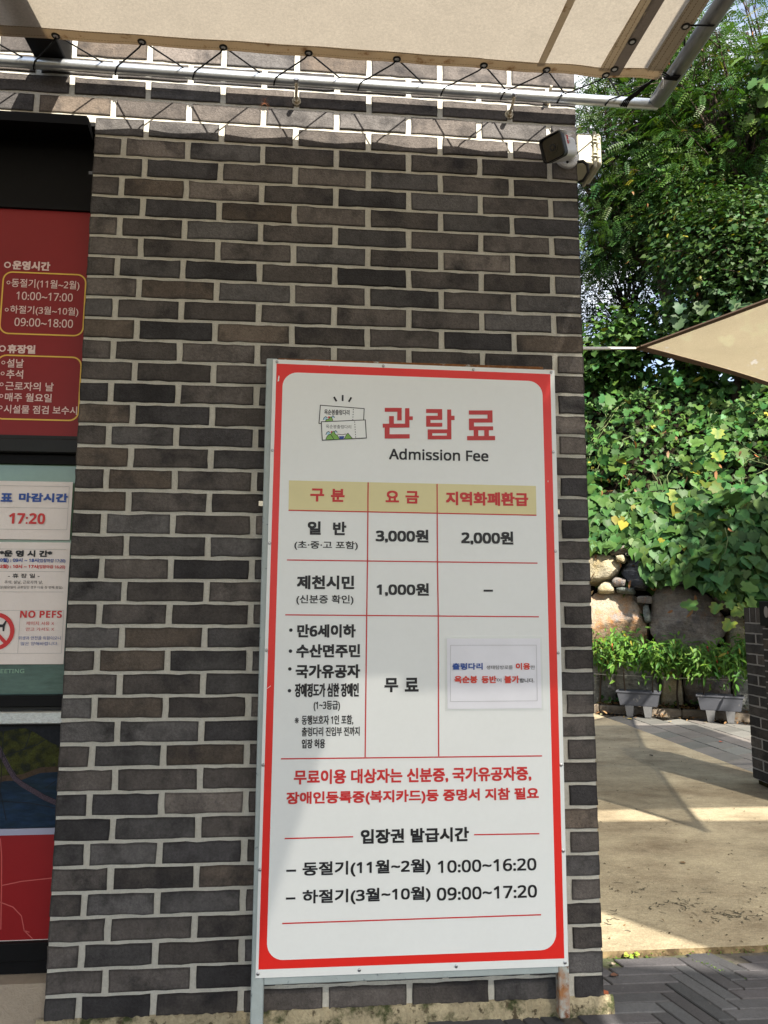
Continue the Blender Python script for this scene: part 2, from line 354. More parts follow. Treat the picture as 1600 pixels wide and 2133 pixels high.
BOARD_TEXT = [
  ('운영시간', -0.2583, 2.2339, -0.1412, 2.2643, 'P', 1),
  ('동절기(11월~2월)', -0.2573, 2.1707, -0.0464, 2.2039, 'P', 0),
  ('10:00~17:00', -0.2396, 2.1338, -0.0651, 2.1607, 'P', 0),
  ('하절기(3월~10월)', -0.2554, 2.083, -0.0451, 2.1141, 'P', 0),
  ('09:00~18:00', -0.2396, 2.0459, -0.0596, 2.0733, 'P', 0),
  ('휴장일', -0.2552, 1.9558, -0.17, 1.9846, 'P', 1),
  ('설날', -0.2543, 1.9095, -0.2025, 1.9377, 'P', 0.2),
  ('추석', -0.2535, 1.8735, -0.2024, 1.9022, 'P', 0.2),
  ('근로자의 날', -0.254, 1.8353, -0.1071, 1.8636, 'P', 0.2),
  ('매주 월요일', -0.2526, 1.7997, -0.1107, 1.8271, 'P', 0.2),
  ('시설물 점검 보수시', -0.2532, 1.7614, -0.0311, 1.7884, 'P', 0.2),
]
PAPER1_TEXT = [
  ('표', -0.244, 1.4819, -0.2086, 1.5086, 'B', 1.5),
  ('마감시간', -0.1899, 1.4822, -0.0431, 1.5104, 'B', 1.5),
  ('17:20', -0.2147, 1.4136, -0.1079, 1.4475, 'R', 'b'),
]
PAPER2_TEXT = [
  ('*운 영 시 간*', -0.2361, 1.3123, -0.0801, 1.3328, 'K', 1.5),
  ('0월) : 09시 ~ 18시', -0.2328, 1.2941, -0.1199, 1.3083, 'B', 0.8),
  ('(입장마감 17:20)', -0.119, 1.2941, -0.0395, 1.3072, 'B', 0.3),
  ('2월) : 10시 ~ 17시', -0.2316, 1.2756, -0.1206, 1.2891, 'R', 0.8),
  ('(입장마감 16:20)', -0.1197, 1.2756, -0.0396, 1.2883, 'R', 0.3),
  ('- 휴 장 일 -', -0.2058, 1.2481, -0.1133, 1.2615, 'K', 0.3),
  ('추석, 설날, 근로자의 날,', -0.2155, 1.2298, -0.1028, 1.2405, 'K', 0.5),
  ('일(월요일이 공휴일인 경우 다음 첫 번째 평일)', -0.2273, 1.2142, -0.0442, 1.2242, 'K', 0.5),
  ('NO PEFS', -0.1633, 1.1277, -0.0407, 1.1493, 'R', 'b'),
  ('케이지 사용 X', -0.1439, 1.1057, -0.0621, 1.1171, 'R', 0.3),
  ('안고 가셔도 X', -0.1439, 1.0884, -0.0611, 1.0989, 'R', 0.3),
  ('위생과 안전을 위함이오니', -0.1635, 1.062, -0.0403, 1.0729, 'B', 0.3),
  ('많은 양해바랍니다.', -0.1558, 1.0455, -0.0468, 1.056, 'B', 0.3),
]
REFLECTION_TEXT = [
  ('EETING', -0.2147, 0.9621, -0.1454, 0.9747, 'G', 0.8),
]
# ------------------------------------------------------------------ ground
def plane_obj(name, pts, m, z, kind='structure'):
    b = MB(); b.poly([(x, y, z) for x, y in pts], m); return tag(b.build(name), kind=kind)
plane_obj('ground', [(-60, -60), (70, -60), (70, 80), (-60, 80)], 'soil', -.09)

def skew(a, b, o): return lambda u, v: (o[0] + a[0] * u + b[0] * v, o[1] + a[1] * u + b[1] * v)
def paving():
    mb = MB(); L_, W_ = .22, .055; g = .0022
    F = skew((1, -.012), (.275, -.961), (1.70, .25))
    def inside(x, y): return -2.4 < x < 4.3 and -3.6 < y < .31
    def paver(u0, v0, u1, v1):
        c = F((u0 + u1) / 2, (v0 + v1) / 2)
        if not inside(*c) or (c[0] < 1.5 and c[1] > .0): return
        t = random.choice([.064, .072, .078, .088, .058]) * random.uniform(.85, 1.15); w = random.uniform(.97, 1.06)
        dz = random.uniform(-.0012, .0012); tl = random.uniform(-.001, .001)
        P = lambda u, v, z: (*F(u, v), z)
        e = .0028; u0 += g; v0 += g; u1 -= g; v1 -= g
        def ring(i, z): return [P(u0 + i, v0 + i, z + tl), P(u1 - i, v0 + i, z), P(u1 - i, v1 - i, z - tl), P(u0 + i, v1 - i, z)]
        vs = ring(0, -.05) + ring(0, -.014 + dz) + ring(e, -.0105 + dz)
        if min(p[1] for p in vs) > .305: return
        vs = [(q[0], min(q[1], .3165), q[2]) for q in vs]
        fs = [(k * 4 + i, k * 4 + (i + 1) % 4, k * 4 + 4 + (i + 1) % 4, k * 4 + 4 + i) for k in (0, 1) for i in range(4)] + [(8, 9, 10, 11)]
        mb.add(vs, [q[::-1] for q in fs], 'paver', (t * w, t, t * 1.05))
    for x in range(-90, 62):            # herringbone of 1:4 pavers
        for y in range(-6, 78):
            d = (x + y) % 8
            if d == 0: paver(x * W_, y * W_, x * W_ + L_, y * W_ + W_)
            elif d == 4: paver(x * W_, y * W_, x * W_ + W_, y * W_ + L_)
    return tag(mb.build('paving'), kind='structure')
paving()
plane_obj('paving_bed', [(-2.6, -3.8), (4.5, -3.8), (4.5, .322), (-2.6, .322)], 'joint_sand', -.0165)

def sheet(name, pts, m, z, lip=None, cuts=1):
    """flat slab with a rough front edge"""
    b = MB(); b.poly([(x, y, z) for x, y in pts], m)
    if lip:
        (xa, xb, y, h) = lip; n = 90; vs = []
        for i in range(n + 1):
            x = xa + (xb - xa) * i / n
            j = .006 * math.sin(i * 1.7) + random.uniform(-.007, .007)
            vs += [(x, y, z), (x, y - .006 + j * .3, z - .006), (x, y - .012 + j, z - h * .6), (x, y - .016 + j * 1.3, z - h)]
        fs = [(i * 4 + k, i * 4 + k + 1, i * 4 + k + 5, i * 4 + k + 4) for i in range(n) for k in range(3)]
        b.add(vs, fs, 'slab_edge')
    # worn pits and hairline cracks in the surface
    rs = random.Random(3)
    for (cx, cy, n_, sp) in ((1.99, .84, 8, .10), (2.17, .68, 22, .05), (2.34, .57, 40, .065), (2.14, .86, 6, .08), (2.05, .60, 10, .12), (2.45, .78, 8, .12), (1.80, .62, 7, .10), (2.6, 2.2, 8, .3), (3.0, 3.2, 8, .35)):
        for _ in range(n_):
            x, y = rs.gauss(cx, sp), rs.gauss(cy, sp * .6); k = rs.randint(3, 6); q = [(x, y)]
            for _ in range(k): q.append((q[-1][0] + rs.uniform(-.004, .012), q[-1][1] + rs.uniform(-.012, .012)))
            if q[-1][0] > 3.7 or min(p[1] for p in q) < .36 or q[0][0] < 1.3: continue
            b.stroke(q, rs.uniform(.0015, .0042), 'pit', False, lambda u, v: (u, v, z + .0015 + rs.random() * .001))
    return tag(b.build(name), kind='structure')
MT['pit'] = mat('pit', (.085, .078, .058), 1, spec=.05, noise=(60, .4))
sheet('concrete_slab', [(1.2, .333), (3.853, .333), (3.786, 2.926), (3.738, 4.775), (3.66, 6.1), (1.0, 7.6), (1.0, .333)], 'concrete', .0, lip=(1.5, 3.9, .333, .034))

def tile_paving():
    mb = MB()
    F = skew((.897, .441), (.024, -.9997), (3.735, 4.90))
    for i in range(0, 10):
        for j in range(-4, 22):
            u0, v0 = i * .27, j * .235 + (.0 if i % 2 else .11); u1, v1 = u0 + .27, v0 + .235; e = .0065
            t = random.uniform(.10, .17); w = random.uniform(.94, 1.05)
            z = -.004 + random.uniform(-.0015, .0015)
            q = [F(u0 + e, v0 + e), F(u1 - e, v0 + e), F(u1 - e, v1 - e), F(u0 + e, v1 - e)]
            if min(p[1] for p in q) < .36: continue
            if any(((p[0] - 4.44) * .486 + (p[1] - 5.35) * .874) > -.06 for p in q): continue
            vs = [(x, y, -.03) for x, y in q] + [(x, y, z) for x, y in q]
            mb.add(vs, [(4, 7, 6, 5)] + [(k, k + 4, (k + 1) % 4 + 4, (k + 1) % 4) for k in range(4)], 'tile', (t * w * 1.06, t, t * .90))
    return tag(mb.build('tile_paving'), kind='structure')
tile_paving()
plane_obj('tile_bed', [(3.73, .34), (7.5, .34), (7.5, 6.0), (3.60, 6.0)], 'tile_joint', -.012)

B0 = Vector((4.44, 5.35, 0)); TT = Vector((.874, -.486, 0)); NN = Vector((.486, .874, 0))
def SN(s, n, z): p = B0 + TT * s + NN * n; return (p.x, p.y, z)
def kerb():
    mb = MB(); s = -3.2
    while s < 4.5:
        l = random.uniform(.78, .86); h = .072 + random.uniform(-.006, .006)
        M = Matrix.Translation(B0) @ Matrix((TT, NN, (0, 0, 1))).transposed().to_4x4()
        mb.box(s, s + l - .008, -.075 + random.uniform(-.006, .006), .02, -.05, h, 'kerb', .012, M); s += l
    return tag(mb.build('kerb'), kind='structure')
kerb()

# ------------------------------------------------------------------ brick work
P_, PV, JV = .24, .0676, .0085
def one_brick(mb, F, u0, u1, z0, z1, tint, m='brick'):
    """F(u, z, out) -> point. A brick face with a slightly ragged outline, its rim sunk into the mortar"""
    j = .0009
    def edge(a, b, n): return [(a[0] + (b[0] - a[0]) * k / n, a[1] + (b[1] - a[1]) * k / n) for k in range(n)]
    nu = max(2, int((u1 - u0) / .028))
    ring = edge((u0, z0), (u1, z0), nu) + edge((u1, z0), (u1, z1), 2) + edge((u1, z1), (u0, z1), nu) + edge((u0, z1), (u0, z0), 2)
    ring = [(a + random.gauss(0, j * .8), b + random.gauss(0, j)) for a, b in ring]
    cu, cz = (u0 + u1) / 2, (z0 + z1) / 2; du, dz = (u1 - u0), (z1 - z0)
    o = random.uniform(-.0008, .0012); t1, t2 = random.uniform(-.006, .006), random.uniform(-.01, .01)
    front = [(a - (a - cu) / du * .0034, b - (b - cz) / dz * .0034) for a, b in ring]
    inn = [(a - (a - cu) / du * .013, b - (b - cz) / dz * .013) for a, b in ring]; dk = tuple(x * .58 for x in tint)  # rim tint darkened to draw a shadow line round the brick
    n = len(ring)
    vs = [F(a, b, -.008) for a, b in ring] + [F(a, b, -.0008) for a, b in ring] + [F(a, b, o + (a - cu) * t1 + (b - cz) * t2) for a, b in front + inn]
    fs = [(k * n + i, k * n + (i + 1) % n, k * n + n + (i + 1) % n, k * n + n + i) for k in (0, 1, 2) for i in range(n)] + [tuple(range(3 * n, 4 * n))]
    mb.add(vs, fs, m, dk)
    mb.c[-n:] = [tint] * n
def brick_tint(dark=1.0):
    k = random.random(); v = random.uniform(.68, 1.32) * dark * 1.2
    if k < .50: c = (.080, .070, .063)
    elif k < .75: c = (.078, .073, .070)
    elif k < .88: c = (.046, .043, .043)
    elif k < .95: c = (.125, .108, .095)
    else: c = (.096, .077, .061)
    return tuple(x * v for x in c)
JU = .0092
def course(mb, F, joints, r, z_base=.03, m='brick', dark=1.0):
    z0 = z_base + r * PV; z1 = z0 + PV - .0105
    for a, b in zip(joints[:-1], joints[1:]):
        l = a[0] + (JU if a[1] else 0); rr = b[0] - (JU if b[1] else 0)
        if rr - l < .02: continue
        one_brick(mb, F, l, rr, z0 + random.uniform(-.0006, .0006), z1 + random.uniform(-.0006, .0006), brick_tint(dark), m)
W_R = 1.5895
bld = thing('brick_building', 'brick building wall of dark grey brown bricks behind the admission fee board', 'building')
front = MB(); core = MB()
FF = lambda u, z, o: (u, -o, z)
ROWS = 62; HEADROW = 40
for r in range(ROWS):
    even = r % 2 == 0
    off = .0539 if even else .1603
    js = [off + n * P_ for n in range(-20, 8)]
    right = [x for x in js if x < W_R - .06]
    z0 = .03 + r * PV
    if r < HEADROW:
        if even: inner = [(0.0, 0), (.092, 1)] + [(x, 1) for x in right if x > .2]
        else: inner = [(0.0, 0)] + [(x, 1) for x in right if x > .1]
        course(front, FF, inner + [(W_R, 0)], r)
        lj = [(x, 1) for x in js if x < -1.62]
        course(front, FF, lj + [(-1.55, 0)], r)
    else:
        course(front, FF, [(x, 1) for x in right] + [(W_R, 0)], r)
ZT = .03 + ROWS * PV
MD = .0042
core.box(0.001, W_R - .0022, MD, 3.6, .012, ZT, 'mortar')
core.box(-5.0, -1.552, MD, 3.6, .012, ZT, 'mortar')
core.box(-1.552, 0.001, MD, 3.6, 2.706, ZT, 'mortar')
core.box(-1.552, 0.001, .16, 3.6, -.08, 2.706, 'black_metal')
w = front.build('wall', bld)
core.build('mortar', bld)
side = MB(); FS = lambda u, z, o: (W_R - .0 + o, u, z)
for r in range(ROWS):
    off = .2305 if r % 2 == 0 else .108
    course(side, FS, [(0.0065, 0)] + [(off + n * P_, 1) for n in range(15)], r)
side.build('side_wall', bld)
# rough footing under the first course
ft = MB(); n = 120; vs = []
for i in range(n + 1):
    x = -.02 + (W_R + .028 + .02) * i / n; j = random.uniform(-.004, .004)
    vs += [(x, .004, .034), (x, -.004 + j, .031 + random.uniform(-.006, .004)), (x, -.011 + j, .018 + random.uniform(-.004, .004)), (x, -.015 + j, -.04)]
ft.add(vs, [(i * 4 + k, i * 4 + k + 1, i * 4 + k + 5, i * 4 + k + 4) for i in range(n) for k in range(3)], 'footing')
ft.box(W_R - .004, W_R + .006, -.012, 3.6, -.06, .026, 'footing')
ft.build('footing', bld)

# ticket window bay left of the brick pier
bay = MB(); bay.box(-1.55, -.001, .02, .155, -.06, .120, 'stucco'); bay.build('stucco_plinth', bld)
fl = MB(); fl.prism([(-1.60, -.034, 2.672), (-.012, -.034, 2.672), (-.012, -.034, 2.696), (-.016, -.034, 2.703), (-1.60, -.034, 2.703)], (0, .0345, 0), 'black_metal'); fl.box(-1.60, -.0015, .0006, .152, 2.692, 2.7055, 'black_metal')
fl.prism([(-.012, -.034, 2.676), (-.003, -.018, 2.64), (-.003, -.018, 2.66), (-.012, -.034, 2.699)], (0, .014, 0), 'black_metal')
fl.build('head_flashing', bld)
win = thing('ticket_window', None, None); win.parent = bld
fr = MB()
fr.box(-1.55, -.0015, .10, .15, 2.452, 2.700, 'black_metal'); fr.box(-1.55, -.0015, .07, .15, 2.4415, 2.452, 'black_metal')
fr.box(-1.55, -.0015, .045, .15, 1.632, 1.676, 'dark_frame', .003); fr.box(-1.55, -.0015, .075, .15, 1.602, 1.630, 'black_metal')
fr.box(-1.55, -.0015, .058, .15, .866, .899, 'black_metal', .003); fr.box(-1.55, -.0015, .07, .15, .857, .8645, 'dark_frame')
fr.box(-1.55, -.0015, .066, .15, .8095, .8185, 'black_metal')
fr.box(-1.55, -.0015, .062, .15, .158, .2085, 'black_metal', .003); fr.box(-1.55, -.0015, .075, .15, .121, .156, 'black_metal')
fr.box(-1.55, -1.50, .055, .149, .899, 1.602, 'dark_frame')
fr.build('frame', win)
g = MB(); g.box(-1.50, -.0015, .092, .10, 1.3, 1.6015, 'green_glass'); g.box(-1.50, -.0015, .0922, .10, .8995, 1.2998, 'teal_glass')
gl = g.build('glass', win)
refl = {}; write(refl, REFLECTION_TEXT, .0915)  # faint letters reflected in the pane, painted on as ink
for o in refl.values(): o.build('reflected_lettering', win)
si = MB(); si.box(-1.55, -.0015, .035, .15, .8205, .8560, 'silver_sill', .003); si.build('sill', win)

# ------------------------------------------------------------------ flat boards and papers in the bay
def rrect(x0, z0, x1, z1, r, n=6):
    out = []
    for cx, cz, a in ((x1 - r, z0 + r, -90), (x1 - r, z1 - r, 0), (x0 + r, z1 - r, 90), (x0 + r, z0 + r, 180)):
        out += [(cx + r * math.cos(R(a + 90 * k / n)), cz + r * math.sin(R(a + 90 * k / n))) for k in range(n + 1)]
    return out
def ringpts(cx, cz, r, n=20): return [(cx + r * math.cos(2 * math.pi * k / n), cz + r * math.sin(2 * math.pi * k / n)) for k in range(n)]
onY = lambda y: (lambda x, z: (x, y, z))
board = thing('notice_board', 'dark red opening hours board with pale Korean writing above the ticket window', 'board')
b = MB(); b.box(-1.50, -.002, .080, .088, 1.692, 2.440, 'red_sheet'); b.box(-1.50, -.002, .076, .08, 1.6775, 1.692, 'dark_frame'); b.build('sheet', board)
b = MB(); b.stroke(rrect(-.2835, 2.0205, -.0275, 2.2255, .028), .0046, 'ink_yellow', True, onY(.0788)); b.stroke(rrect(-.2835, 1.7430, -.0268, 1.9490, .028), .0046, 'ink_yellow', True, onY(.0788)); b.build('yellow_frame', board)
tx = {}; write(tx, BOARD_TEXT, .0785, True); tx['P'] = MB()
for (x, z, r_, w_) in ((-.2734, 2.2486, .0085, .0042), (-.2664, 2.1896, .0047, .0022), (-.2658, 2.0986, .0047, .0022), (-.2708, 1.9701, .0085, .0042), (-.2646, 1.9245, .0047, .0022), (-.2644, 1.8891, .0047, .0022), (-.2652, 1.8538, .0047, .0022), (-.2636, 1.8163, .0047, .0022), (-.2633, 1.7793, .0047, .0022)):
    q_ = tx[('ring', x, z)] = MB(); q_.stroke(ringpts(x, z, r_), w_, 'ink_pink', True, onY(.0784))
del tx['P']
for k_, o in tx.items(): o.build('bullet_ring' if k_[0] == 'ring' else 'lettering', board)

def paper(name, label, x0, z0, x1, z1, y, table, lines=(), m='paper', film=None):
    t = thing(name, label, 'notice')
    b = MB()
    nx, nz = 10, 8; wv = lambda i, k: .0012 * math.sin(i * 1.3 + k * .7) * (1 if 0 < i < nx and 0 < k < nz else .2)
    vs = [(x0 + (x1 - x0) * i / nx, y - wv(i, k), z0 + (z1 - z0) * k / nz) for k in range(nz + 1) for i in range(nx + 1)]
    fs = [(k * (nx + 1) + i, k * (nx + 1) + i + 1, (k + 1) * (nx + 1) + i + 1, (k + 1) * (nx + 1) + i) for k in range(nz) for i in range(nx)]
    b.add(vs, fs, m); b.build('sheet', t, smooth=True)
    if film:
        b = MB(); b.box(x0 - film, x1 + film, y + .002, y + .003, z0 - film, z1 + film, 'film'); b.build('film', t)
    tx = {}; write(tx, table, y - .0022, True)
    if lines:
        lb = tx.setdefault('g', MB())
        for (a, c, d, e) in lines: lb.stroke([(a, c), (d, e)], .0008, 'ink_grey', False, onY(y - .0021))
    return t, tx
t1, tx = paper('paper_notice', 'laminated white paper notice with a large red time on the green window glass', -.47, 1.366, -.0315, 1.547, .0800, PAPER1_TEXT,
    [(-.46, 1.532, -.041, 1.532), (-.041, 1.532, -.041, 1.397), (-.46, 1.397, -.041, 1.397), (-.46, 1.464, -.041, 1.464)])
for k_, o in tx.items(): o.build('ruled_lines' if k_ == 'g' else 'lettering', t1)
t2, tx = paper('paper_notice', 'laminated white no pets paper notice with a red ban symbol, lower on the window glass', -.46, .9895, -.0285, 1.3575, .0800, PAPER2_TEXT,
    [(-.45, 1.336, -.040, 1.336), (-.45, 1.268, -.040, 1.268), (-.45, 1.206, -.040, 1.206), (-.45, 1.150, -.036, 1.150), (-.163, 1.150, -.163, 1.022), (-.036, 1.150, -.036, 1.022), (-.45, 1.022, -.036, 1.022)])
for k_, o in tx.items(): o.build('ruled_lines' if k_ == 'g' else 'lettering', t2)
b = MB(); P = onY(.0776); b.stroke(ringpts(-.2331, 1.0868, .0505, 40), .0125, 'ink_red', True, P)
dgn = Vector((1, -1)).normalized(); c = Vector((-.2331, 1.0868)); b.stroke([tuple(c - dgn * .0443), tuple(c + dgn * .0443)], .0105, 'ink_red', False, onY(.0773)); b.build('ban_symbol', t2)
dog = [(-.262, 1.118), (-.258, 1.126), (-.252, 1.117), (-.243, 1.117), (-.238, 1.108), (-.212, 1.108), (-.203, 1.121), (-.200, 1.120), (-.205, 1.104), (-.206, 1.088), (-.211, 1.088), (-.212, 1.100), (-.235, 1.099), (-.238, 1.088), (-.243, 1.088), (-.244, 1.104), (-.258, 1.108), (-.264, 1.111)]
b = MB(); b.poly([(x, .0778, z) for x, z in dog], 'ink_black'); b.build('dog_silhouette', t2)

# poster: a photograph of a hanging bridge over a lake above a red field
MT['photo_hill'] = mat('photo_hill', (.045, .05, .012), .4, spec=.1, noise=[(90, .8), (220, .5)], second=((.012, .014, .010), 45, .52, .08))
MT['photo_water'] = mat('photo_water', (.012, .022, .030), .4, spec=.1, noise=(18, .4), second=((.016, .035, .075), 6, .52, .12), uvscale=(1, 1, 4))
MT['photo_shore'] = mat('photo_shore', (.055, .038, .026), .4, spec=.1, noise=(120, .4)); MT['photo_dark'] = mat('photo_dark', (.016, .018, .022), .4, spec=.1, noise=(60, .4))
MT['photo_bridge'] = mat('photo_bridge', (.06, .045, .058), .4, spec=.1, noise=(260, .7)); MT['lilac'] = mat('lilac', (.33, .34, .44), .4); MT['pale_line'] = mat('pale_line', (.50, .10, .09), .5)
post = thing('poster', 'poster with a hanging bridge photo above bright red, under the silver window sill', 'poster')
b = MB(); b.box(-1.5, -.002, .0805, .088, .2100, .4985, 'bright_red_sheet'); b.box(-1.5, -.002, .079, .088, .4987, .5166, 'lilac'); b.box(-1.5, -.002, .0795, .088, .2085, .2099, 'paper'); b.build('red_field', post)
b = MB(); b.box(-1.5, -.002, .0812, .088, .5168, .8090, 'photo_dark')
shore = lambda x: .655 + (x + .2) * .21 + .004 * math.sin(x * 60)
xs = [-1.5 + 1.498 * i / 60 for i in range(61)]
ridge = lambda x: .80 - max(0, x + .135) * .42 + .006 * math.sin(x * 40)
b.add([(x, .0808, shore(x)) for x in xs] + [(x, .0808, ridge(x)) for x in xs], [(i, i + 1, 62 + i, 61 + i) for i in range(60)], 'photo_hill')
b.add([(x, .0806, shore(x) - .012) for x in xs] + [(x, .0806, shore(x) + .004) for x in xs], [(i, i + 1, 62 + i, 61 + i) for i in range(60)], 'photo_shore')
b.add([(x, .0808, .5175) for x in xs] + [(x, .0808, shore(x) - .009) for x in xs], [(i, i + 1, 62 + i, 61 + i) for i in range(60)], 'photo_water')
br = [(-.30, .93), (-.23, .80), (-.186, .719), (-.165, .684), (-.147, .658), (-.126, .641), (-.104, .628), (-.08, .614), (-.06, .602), (-.03, .589), (-.004, .578)][1:]
b.stroke(br, .014, 'photo_bridge', False, onY(.0803)); b.stroke([(x, z + .0085) for x, z in br], .0016, 'photo_dark', False, onY(.0802))
for q in ([(-.190, .80), (-.186, .60), (-.20, .585)], [(-.11, .80), (-.125, .74)], [(-.20, .596), (-.10, .588), (-.03, .573)], [(-.19, .72), (-.09, .755), (-.02, .80)], [(-.186, .62), (-.165, .54)], [(-.06, .63), (-.03, .65)]):
    b.stroke(q, .0022, 'photo_dark', False, onY(.0801))
b.build('photo', post)
b = MB()  # thin paler lines branching over the red field
for q in ([(-.178, .49), (-.171, .44), (-.166, .36), (-.160, .24)], [(-.166, .36), (-.11, .370), (-.01, .378)], [(-.168, .315), (-.13, .300), (-.105, .275), (-.095, .235), (-.07, .212)], [(-.095, .235), (-.08, .230)]):
    b.stroke(q, .0026, 'pale_line', False, onY(.0800))
b.build('pale_lines', post)
# ------------------------------------------------------------------ admission fee board
SY = -.06
sign = thing('admission_sign', 'tall white admission fee board with a red border leaning against the brick wall', 'sign')
def quad2(q, y, d, m, mb): mb.prism([(x, y, z) for x, z in q], (0, d, 0), m)
b = MB(); quad2([(.5788, .1480), (1.4651, .1462), (1.4715, 1.9102), (.5874, 1.9162)], SY + .0010, .0035, 'white_panel', b); b.build('panel', sign)
pb = MB(); quad2([(.5868, .1703), (1.4537, .1678), (1.4570, 1.8968), (.5985, 1.9028)], SY + .0004, .0005, 'sign_red', pb); pb.build('red_border', sign)
fb = MB()
ro = rrect(0, 0, 1, 1, .001)
def lerp_quad(q, u, v):
    a = [q[0][k] + (q[1][k] - q[0][k]) * u for k in (0, 1)]; c = [q[3][k] + (q[2][k] - q[3][k]) * u for k in (0, 1)]
    return (a[0] + (c[0] - a[0]) * v, a[1] + (c[1] - a[1]) * v)
qi = [(.6085, .1930), (1.4312, .1922), (1.4302, 1.8722), (.6182, 1.8765)]
W8, H8, rr_ = .815, 1.68, .045
inner = [lerp_quad(qi, x / W8, z / H8) for x, z in rrect(0, 0, W8, H8, rr_, 8)]
fb.poly([(x, SY - .0002, z) for x, z in inner], 'white_panel'); fb.build('white_field', sign)
hb = MB(); hb.poly([(x, SY - .0006, z) for x, z in ((.6438, 1.4505), (1.4017, 1.4460), (1.4019, 1.5374), (.6432, 1.5409))], 'header_band'); hb.build('header_band', sign)
rl = MB(); k = 0
for q in ([(.6437, 1.4503), (1.4016, 1.446)], [(.642, 1.3018), (1.4013, 1.2987)], [(.6406, 1.1408), (1.4018, 1.1365)], [(.6366, .7324), (1.4017, .7297)], [(.6516, .5143), (.8456, .5147)], [(1.1952, .5123), (1.3884, .5107)], [(.6495, .2885), (1.3879, .2882)]):
    rl.stroke(q, .0036, 'ink_red', False, onY(SY - .0010))
for q in ([(.8816, 1.5391), (.8813, 1.3039), (.8800, 1.1401), (.8781, .7340)], [(1.0929, 1.5381), (1.0927, 1.3003), (1.0942, 1.1371), (1.0930, .7330)]):
    rl.stroke(q, .0036, 'ink_red', False, onY(SY - .0011))
rl.build('table_rules', sign)
tx = {}; write(tx, SIGN_TEXT, SY - .0014, True)
for k_, o in tx.items(): o.build('bullet_dot' if k_[1] == '•' else 'red_lettering' if k_[0] == 'R' else 'black_lettering', sign)
# block title, drawn from bars
tt_ = MB()
KX = lambda x: .9001 + .0002619 * x; KZ = lambda x, z: 1.8014 + .0000070 * x - .0002591 * z
def bar(x0, z0, x1, z1): tt_.poly([(KX(x), SY - .0014, KZ(x, z)) for x, z in ((x0, z1), (x1, z1), (x1, z0), (x0, z0))], 'title_red')
def bars(dx, dz, L_):
    global tt_
    tt_ = MB()
    for (x0, z0, x1, z1) in L_: bar(x0 + dx, z0 + dz, x1 + dx, z1 + dz)
    tt_.build('title_lettering', sign)
# each list: pieces that butt, none overlap
bars(0, 0, [(120, 115, 320, 163), (268, 163, 320, 268), (172, 216, 228, 308), (97, 308, 412, 356), (360, 119, 412, 308), (412, 219, 452, 264), (120, 356, 178, 488), (178, 436, 414, 488)])
bars(0, 0, [(610, 130, 802, 178), (748, 178, 802, 212), (610, 212, 802, 262), (610, 262, 662, 298), (610, 298, 802, 345), (862, 135, 910, 378), (910, 212, 950, 264), (628, 378, 910, 424), (628, 424, 682, 454), (856, 424, 910, 454), (628, 454, 910, 500)])
bars(0, 0, [(1122, 146, 1407, 198), (1346, 198, 1407, 246), (1122, 246, 1407, 296), (1122, 296, 1182, 342), (1122, 342, 1412, 390), (1177, 390, 1232, 460), (1304, 390, 1360, 460), (1097, 460, 1434, 512)])
# drawing of two tickets
td = MB()
DM = lambda y: (lambda x, z: (.6930 + .0001465 * x, y, 1.8258 + .0000044 * x - .0001505 * z))
def dpoly(pts, m, y, mb=td): mb.poly([DM(y)(x, z) for x, z in pts][::-1], m)
Y0 = SY - .0012
for q in ([(560, 170), (615, 265)], [(742, 132), (742, 258)], [(925, 180), (870, 275)]): td.stroke(q, 38, 'ink_black', False, DM(Y0))
dpoly([(280, 345), (1195, 418), (1185, 640), (1178, 760), (257, 722)], 'white_panel', Y0)
td.stroke([(280, 345), (1195, 418), (1180, 760), (257, 722)], 17, 'ink_black', True, DM(Y0 - .0001))
def scenery(dx, dz, y, low):
    dpoly([(400 + dx, 955 + dz), (425 + dx, 910 + dz), (455 + dx, 890 + dz), (490 + dx, 915 + dz), (480 + dx, 955 + dz)], 'ink_sky', y)
    dpoly([(580 + dx, 900 + dz), (605 + dx, 872 + dz), (640 + dx, 905 + dz), (635 + dx, 920 + dz), (595 + dx, 915 + dz)], 'ink_sky', y)
    td.stroke([(400 + dx, 960 + dz), (420 + dx, 912 + dz), (455 + dx, 888 + dz), (492 + dx, 915 + dz)], 12, 'ink_black', False, DM(y - .00005))
    td.stroke([(580 + dx, 895 + dz), (605 + dx, 870 + dz), (643 + dx, 912 + dz)], 12, 'ink_black', False, DM(y - .00005))
    dpoly([(522 + dx + 22 * math.cos(k / 10 * 6.283), 905 + dz + 22 * math.sin(k / 10 * 6.283)) for k in range(10)], 'ink_red', y - .00006)
    if low:
        hill = [(400, 1056), (430, 985), (475, 950), (500, 945), (548, 890), (570, 888), (600, 950), (640, 970), (690, 1052)]
        dpoly([(a, b_) for a, b_ in hill], 'ink_green', y - .0001); td.stroke(hill, 12, 'ink_black', False, DM(y - .00015)); td.stroke([(500, 950), (570, 1050)], 12, 'ink_black', False, DM(y - .0002))
        dpoly([(675, 990), (785, 988), (770, 1048), (690, 1050)], 'ink_blue', y - .0001)
        td.stroke([(640, 948), (735, 960), (825, 946)], 12, 'photo_shore', False, DM(y - .00012))
        h2 = [(785, 1046), (825, 965), (860, 928), (950, 1036)]
        dpoly(h2, 'ink_green', y - .0001); td.stroke(h2, 12, 'ink_black', False, DM(y - .00015))
    else:
        hill = [(385, 683), (410, 640), (445, 640), (490, 590), (515, 590), (545, 668)]
        dpoly([(a, b_) for a, b_ in hill][::1], 'ink_green', y - .0001); td.stroke(hill, 12, 'ink_black', False, DM(y - .00015))
scenery(-60, -308, Y0 - .0002, False)
dpoly([(305, 690), (1220, 655), (1245, 1030), (330, 1070)], 'white_panel', Y0 - .0004)
